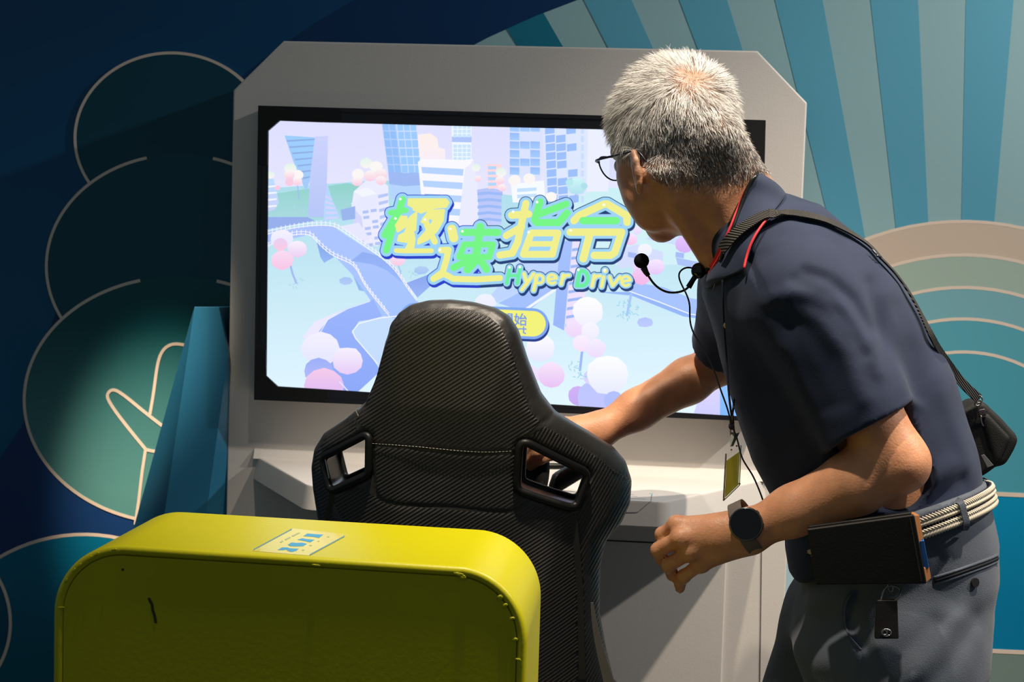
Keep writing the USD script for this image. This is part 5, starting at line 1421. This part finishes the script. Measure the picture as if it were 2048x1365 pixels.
obj('joint_knob', kn, mat_('knob_gloss', (18, 16, 18), .12, .6), mic, smooth=True)
obj('clip', hullpts(pp([(1404, 536, -.64), (1424, 533, -.632), (1424, 541, -.632), (1404, 548, -.64)]), .002), mblk, mic)
nb_ = [hit(u, v_, skin, .009) for u, v_ in ((1511, 352), (1502, 364), (1488, 396), (1475, 432), (1464, 462), (1452, 490))]
far = [np.array([q_[0] + .004, -1.15 - q_[1], q_[2]]) for q_ in nb_[1:]][::-1]
obj('neckband', tube(spline(far + nb_ + [hit(1444, 512, skin, .013), P(1430, 530, -.650), P(1412, 540, -.645)], 70), .0026, 10), mblk, mic, smooth=True, label='dark tube lying round the neck')
cab = pp([(1390, 538, -.648), (1372, 536, -.650), (1359, 546, -.652), (1360, 562, -.652), (1371, 585, -.652), (1379, 610, -.652), (1380, 640, -.652), (1388, 668, -.655), (1408, 700, -.66), (1428, 742, -.665), (1443, 785, -.67), (1456, 822, -.672), (1464, 852, -.672), (1472, 872, -.672), (1479, 898, -.675), (1486, 920, -.678), (1502, 946, -.68), (1513, 968, -.685), (1524, 996, -.69), (1532, 1030, -.66)])
obj('cable', tube(spline(cab, 110), .0012, 8), mat_('cable_black', (14, 15, 24), .4), mic, smooth=True, label='thin cable looping down to the waist')

# lanyard with its badge
lan = thing('lanyard_badge', 'clear badge holder with an olive card hanging on a dark lanyard', 'badge')
cord_m = mat_('cord_navy', (18, 22, 44), .7)
cl_ = P(1464, 838, -.668)
c1p = [hit(1445, 560, shirt, .006), hit(1446, 600, shirt, .005), hit(1448, 650, shirt, .005), hit(1453, 720, shirt, .005) , P(1458, 790, -.672), cl_]
c2p = [P(1440, 590, -.50), P(1458, 700, -.53), P(1467, 760, -.57), P(1468, 800, -.63), cl_]
obj('cord', tube(spline(c1p, 40), .0015, 8), cord_m, lan, smooth=True)
obj('cord', tube(spline(c2p, 40), .0015, 8), cord_m, lan, smooth=True)
met = mat_('clip_metal', (150, 140, 124), .3, metallic=1)
obj('cord_tag', hullpts([hit(1449, 652, shirt, .008) + d for d in ([0, 0, .003], [.001, 0, -.003], [-.001, 0, 0])], .0008), mat_('tag_olive', (120, 110, 60), .5), lan)
obj('crimp', tube([P(1463, 832, -.668), P(1464, 848, -.668)], .0034, 10), mat_('crimp_bronze', (70, 58, 46), .4, metallic=.6), lan, smooth=True)
obj('hook', tube(spline([P(1460, 846, -.669), P(1461, 862, -.669), P(1463, 876, -.669), P(1468, 872, -.669), P(1468, 856, -.669), P(1467, 846, -.669)], 24), .0009, 8), met, lan, smooth=True)
obj('knot', xform(trimesh.creation.icosphere(3, .0042), P(1463, 853, -.668), np.eye(3)[0], np.eye(3)[1], np.array([0, 0, 1.3])), cord_m, lan, smooth=True)
obj('strap_tab', hullpts(pp([(1462, 866, -.668), (1470, 868, -.668), (1478, 866, -.650), (1474, 874, -.66), (1461, 893, -.675), (1466, 892, -.67)]), .0007), mat_('tab_clear', (150, 156, 140), .25), lan)
TLb, TRb, BRb, BLb = P(1452, 908, -.690), P(1482, 891, -.645), P(1479, 971, -.645), P(1447, 1002, -.690)
bz = np.cross(TRb - TLb, BLb - TLb); bz /= np.linalg.norm(bz)
def card(qs, th, r):
    return hullpts([q_ + bz * s for q_ in qs for s in (-th / 2, th / 2)], r)
card_m = usdkit.material(stage, '/World/Looks/card_olive', {'d': ('diffuse_bsdf', dict(color=tuple(L((222, 204, 70))))), 't': ('translucent_bsdf', dict(color=tuple(L((250, 230, 84))))), 'm': ('mix_closure', dict(fac=.6)), 'g': ('glossy_bsdf', dict(roughness=.25, color=(1, .95, .7))), 'm2': ('mix_closure', dict(fac=.12))},
    [('d.BSDF', 'm.closure1'), ('t.BSDF', 'm.closure2'), ('m.closure', 'm2.closure1'), ('g.BSDF', 'm2.closure2')], surface='m2.closure')
holder_m = usdkit.material(stage, '/World/Looks/holder_clear', {'f': ('layer_weight', dict(blend=.15)), 't': ('transparent_bsdf', dict(color=(.97, .98, .95))), 'g': ('glossy_bsdf', dict(roughness=.08, color=(.9, 1, .92))), 'm': ('mix_closure', {})},
    [('f.fresnel', 'm.fac'), ('t.BSDF', 'm.closure1'), ('g.BSDF', 'm.closure2')], surface='m.closure')
toc = -bz * np.sign(bz @ (TLb - CAM)) * .002
obj('badge_holder', trimesh.Trimesh([q_ + toc for q_ in (TLb, TRb, BRb, BLb)], [(0, 2, 1), (0, 3, 2)], process=False), holder_m, lan, smooth=False, label='clear plastic pouch')
mixq = lambda s, t: TLb * (1 - s) * (1 - t) + TRb * s * (1 - t) + BLb * (1 - s) * t + BRb * s * t
obj('card', trimesh.Trimesh([mixq(.06, .16), mixq(.94, .14), mixq(.94, .97), mixq(.06, .97)], [(0, 2, 1), (0, 3, 2)], process=False), card_m, lan, smooth=False)
obj('holder_edge', tube([TLb, BLb], .0011, 8), mat_('edge_grey', (112, 104, 92), .3), lan, smooth=True)
for a, b in ((BLb, BRb), (TRb, BRb)): obj('holder_edge', tube([a, b], .0007, 6), mat_('edge_clear', (150, 176, 160), .2), lan, smooth=True)
for q_ in (BLb + [0.0005, 0, .003], mixq(.35, -.02), mixq(.7, -.04), BRb + [0, 0, .002]):
    obj('rivet', xform(trimesh.creation.icosphere(2, .0014), q_, *np.eye(3)), mat_('rivet_brass', (214, 170, 110), .2, metallic=1), lan, smooth=True)

# shoulder bag and its strap
bag = thing('shoulder_bag', 'small black zipped shoulder bag hanging behind the waist on a strap', 'bag')
bag_m = mat_('bag_black', (24, 25, 24), .7, .35, bump=(700, .0005))
bpx = [(1925, 822), (1952, 806), (1964, 804), (1976, 808), (2036, 868), (2041, 882), (2016, 928), (2008, 934), (1996, 936), (1968, 955), (1940, 955), (1918, 880)]
ring_b = np.array(Polygon(XZ(bpx, -.60)).buffer(-.006).buffer(.006, quad_segs=4).exterior.coords)[:-1]
def bag_d(p):
    d2 = polydist(p[:, 0], p[:, 2], ring_b); dy = np.abs(p[:, 1] + .565) - .030
    d2 = d2 - .004 * (meshkit.noise(p * 30, 6) - .5)
    a, b = d2 + .009, dy + .009
    return np.minimum(np.maximum(a, b), 0) + np.hypot(np.maximum(a, 0), np.maximum(b, 0)) - .009
bb = Polygon(ring_b).bounds
bme = iso(bag_d, (bb[0] - .02, -.62, bb[1] - .02), (bb[2] + .02, -.51, bb[3] + .02), .003); bme = relax(bme, 3)
obj('bag_body', bme, bag_m, bag, smooth=True)
pk = XZ([(1962, 838), (1975, 826), (2022, 876), (2002, 922), (1990, 926)], -.60)
def pocket_d(p):
    d2 = polydist(p[:, 0], p[:, 2], pk) ; dy = np.abs(p[:, 1] + .592) - .009
    a, b = d2 + .006, dy + .006
    return np.minimum(np.maximum(a, b), 0) + np.hypot(np.maximum(a, 0), np.maximum(b, 0)) - .006
pm = iso(pocket_d, (bb[0] - .02, -.63, bb[1] - .02), (bb[2] + .02, -.56, bb[3] + .02), .003)
obj('front_pocket', pm, bag_m, bag, smooth=True)
met2 = mat_('zip_metal', (150, 144, 136), .3, metallic=1)
obj('zip_pull', tube(spline(pp([(1962, 832, -.602), (1963, 845, -.604), (1967, 853, -.604)]), 10), .0012, 8), met2, bag, smooth=True)
obj('zip_slider', hullpts(pp([(1957, 822, -.601), (1968, 820, -.601), (1970, 829, -.601), (1960, 832, -.601)]), .0016), mat_('slider_grey', (70, 64, 66), .4, metallic=.5), bag)
obj('care_label', hullpts(pp([(1963, 912, -.600), (1968, 910, -.600), (1986, 931, -.600), (1975, 935, -.600)]), .0006), mat_('label_grey', (92, 92, 96), .8), bag)
st_px = [(1444, 500), (1458, 482), (1476, 464), (1500, 447), (1522, 434), (1545, 428), (1575, 427), (1605, 430), (1640, 438), (1675, 452), (1710, 472), (1740, 494), (1757, 514)]
st = spline([hit(u, v_, shirt, .010 if u < 1560 else .004) for u, v_ in st_px], 60)
web = usdkit.material(stage, '/World/Looks/strap_web', {'tc': ('texture_coordinate', {}), 'w': ('wave_texture', dict(scale=130, bands_direction='diagonal')), 'b': ('bump', dict(strength=1, distance=.0012)), 'p': ('principled_bsdf', dict(base_color=tuple(L((40, 38, 34))), roughness=.6))},
    [('tc.object', 'w.vector'), ('w.fac', 'b.height'), ('b.normal', 'p.normal')], surface='p.BSDF')
obj('strap', ribbon(st, grad(shirt, st), np.linspace(.017, .012, 60), .0022), web, bag, smooth=30, label='black webbing strap over the shoulder')
s2 = [hit(1757, 514, shirt, .004), hit(1788, 546, shirt, .004), hit(1818, 588, shirt, .005), hit(1842, 632, shirt, .005), hit(1864, 676, shirt, .006)]
e3 = pp([(1896, 728, -.625), (1925, 768, -.608), (1951, 793, -.602), (1957, 799, -.60)])
s2 = spline(np.vstack([s2, e3]), 50)
nn_ = np.vstack([grad(shirt, s2[:24]), np.tile([.25, -.9, .2], (26, 1))])
nn_ = np.array([nn_[max(0, i - 6):i + 7].mean(0) for i in range(len(nn_))])
obj('strap', ribbon(s2, nn_, np.linspace(.008, .014, 50), .0022), web, bag, smooth=30, label='black webbing strap running down the back')
for a, b in (((1744, 500), (1752, 508)), ((1754, 512), (1762, 514))):
    p_, q_ = hit(*a, shirt, .007), hit(*b, shirt, .007)
    obj('strap_buckle', tube([p_, q_], .0017, 8), met2, bag, smooth=True)
rg2 = [P(1957, 799, -.602) + .0052 * np.array([math.cos(t), .2 * math.sin(t), math.sin(t)]) for t in np.linspace(0, 6.283, 25)[:-1]]
obj('strap_ring', tube(rg2, .0011, 8, closed=True), met2, bag, smooth=True)
obj('snap_hook', tube(spline(pp([(1953, 802, -.603), (1950, 810, -.603), (1957, 812, -.603), (1962, 806, -.603), (1960, 800, -.603)]), 20), .0012, 8), met2, bag, smooth=True)

# wallet pouch on the belt and the key strap below it
pouch = thing('belt_pouch', 'black leather belt pouch with tan edges and a blue insert at the hip', 'pouch')
lea_p = mat_('pouch_black', (15, 14, 12), .6, .35, bump=(300, .0002))
yp = -.835
PT = [P(1618, 1062, -.815), P(1826, 1034, yp), P(1850, 1166, yp), P(1634, 1168, -.815)]
pn = np.cross(PT[1] - PT[0], PT[3] - PT[0]); pn /= np.linalg.norm(pn); pn *= np.sign(pn[1])
obj('front_flap', hullpts([q_ + pn * s for q_ in PT for s in (.002, .006)], .002), lea_p, pouch)
obj('back_flap', hullpts([q_ + pn * s for q_ in PT for s in (.020, .024)], .002), lea_p, pouch)
tan = mat_('leather_tan', (150, 98, 54), .5)
ed = lambda s, t: (PT[1] * (1 - s) + PT[2] * s) + pn * t
def fold_edge(s0, s1): return hullpts([ed(s, t) + (PT[1] - PT[0]) * k for s in (s0, s1) for t in (.003, .022) for k in (-.01, .018)], .0022)
obj('tan_edge', hullpts([ed(s, t) for s in (0.0, .40) for t in (.004, .021)] + [ed(s, .012) + (PT[1] - PT[0]) * .045 for s in (.03, .36)], .002), tan, pouch, label='tan leather fold at the pouch opening')
obj('tan_edge', hullpts([ed(s, t) for s in (.80, 1.0) for t in (.004, .021)] + [ed(s, .012) + (PT[1] - PT[0]) * .05 for s in (.82, .97)], .002), tan, pouch, label='tan leather fold at the pouch opening')
obj('blue_insert', hullpts([ed(s, t) + (PT[1] - PT[0]) * k for s in (.40, .80) for t in (.007, .018) for k in (-.3, .055)], .001), mat_('insert_blue', (28, 84, 150), .45), pouch, label='blue booklet inside')
obj('pouch_stitching', cat([tube([ed(s, .0) - (PT[1] - PT[0]) * .03, ed(s + .012, .0) - (PT[1] - PT[0]) * .03], .0005, 5) for s in np.arange(.02, .97, .024)]), mat_('stitch_brown', (70, 60, 44), .8), pouch).SetCustomDataByKey('kind', 'stuff')
obj('belt_hanger', hullpts([PT[0] * .5 + PT[1] * .5 + pn * .022 + d for d in ([-.02, 0, -.05], [.02, 0, -.05], [-.02, .012, -.006], [.02, .012, -.006])], .002), lea_p, pouch)

key = thing('key_strap', 'black leather key strap with metal ring hanging below the pouch', 'key holder')
yk = -.825
kq = [P(1756, 1203, yk), P(1792, 1203, yk), P(1795, 1276, yk - .004), P(1752, 1276, yk - .004)]
obj('leather_tab', hullpts([q_ + np.array([0, s, 0]) for q_ in kq for s in (0, .004)], .0016), lea_p, key)
obj('ring', tube(spline(pp([(1762, 1202, yk), (1768, 1180, yk + .006), (1782, 1172, yk + .008), (1800, 1180, yk + .006), (1798, 1194, yk), (1790, 1203, yk)]), 24), .0013, 8), met2, key, smooth=True)
obj('link', tube(spline(pp([(1778, 1168, yk + .008), (1776, 1178, yk + .008), (1782, 1184, yk + .008), (1786, 1176, yk + .008)]), 14, True)[:-1], .001, 6, closed=True), met2, key, smooth=True)
emb = P(1773, 1266, yk - .0062)
for rx, rz, cx in ((.0062, .0046, 0), (.0030, .0030, -.0022), (.0026, .0034, .0030)):
    obj('emblem_line', tube([emb + [cx + rx * math.cos(t), 0, rz * math.sin(t)] for t in np.linspace(0, 6.283, 30)[:-1]], .0006, 6, closed=True), mat_('emblem_silver', (190, 190, 190), .3, metallic=1), key, smooth=True)
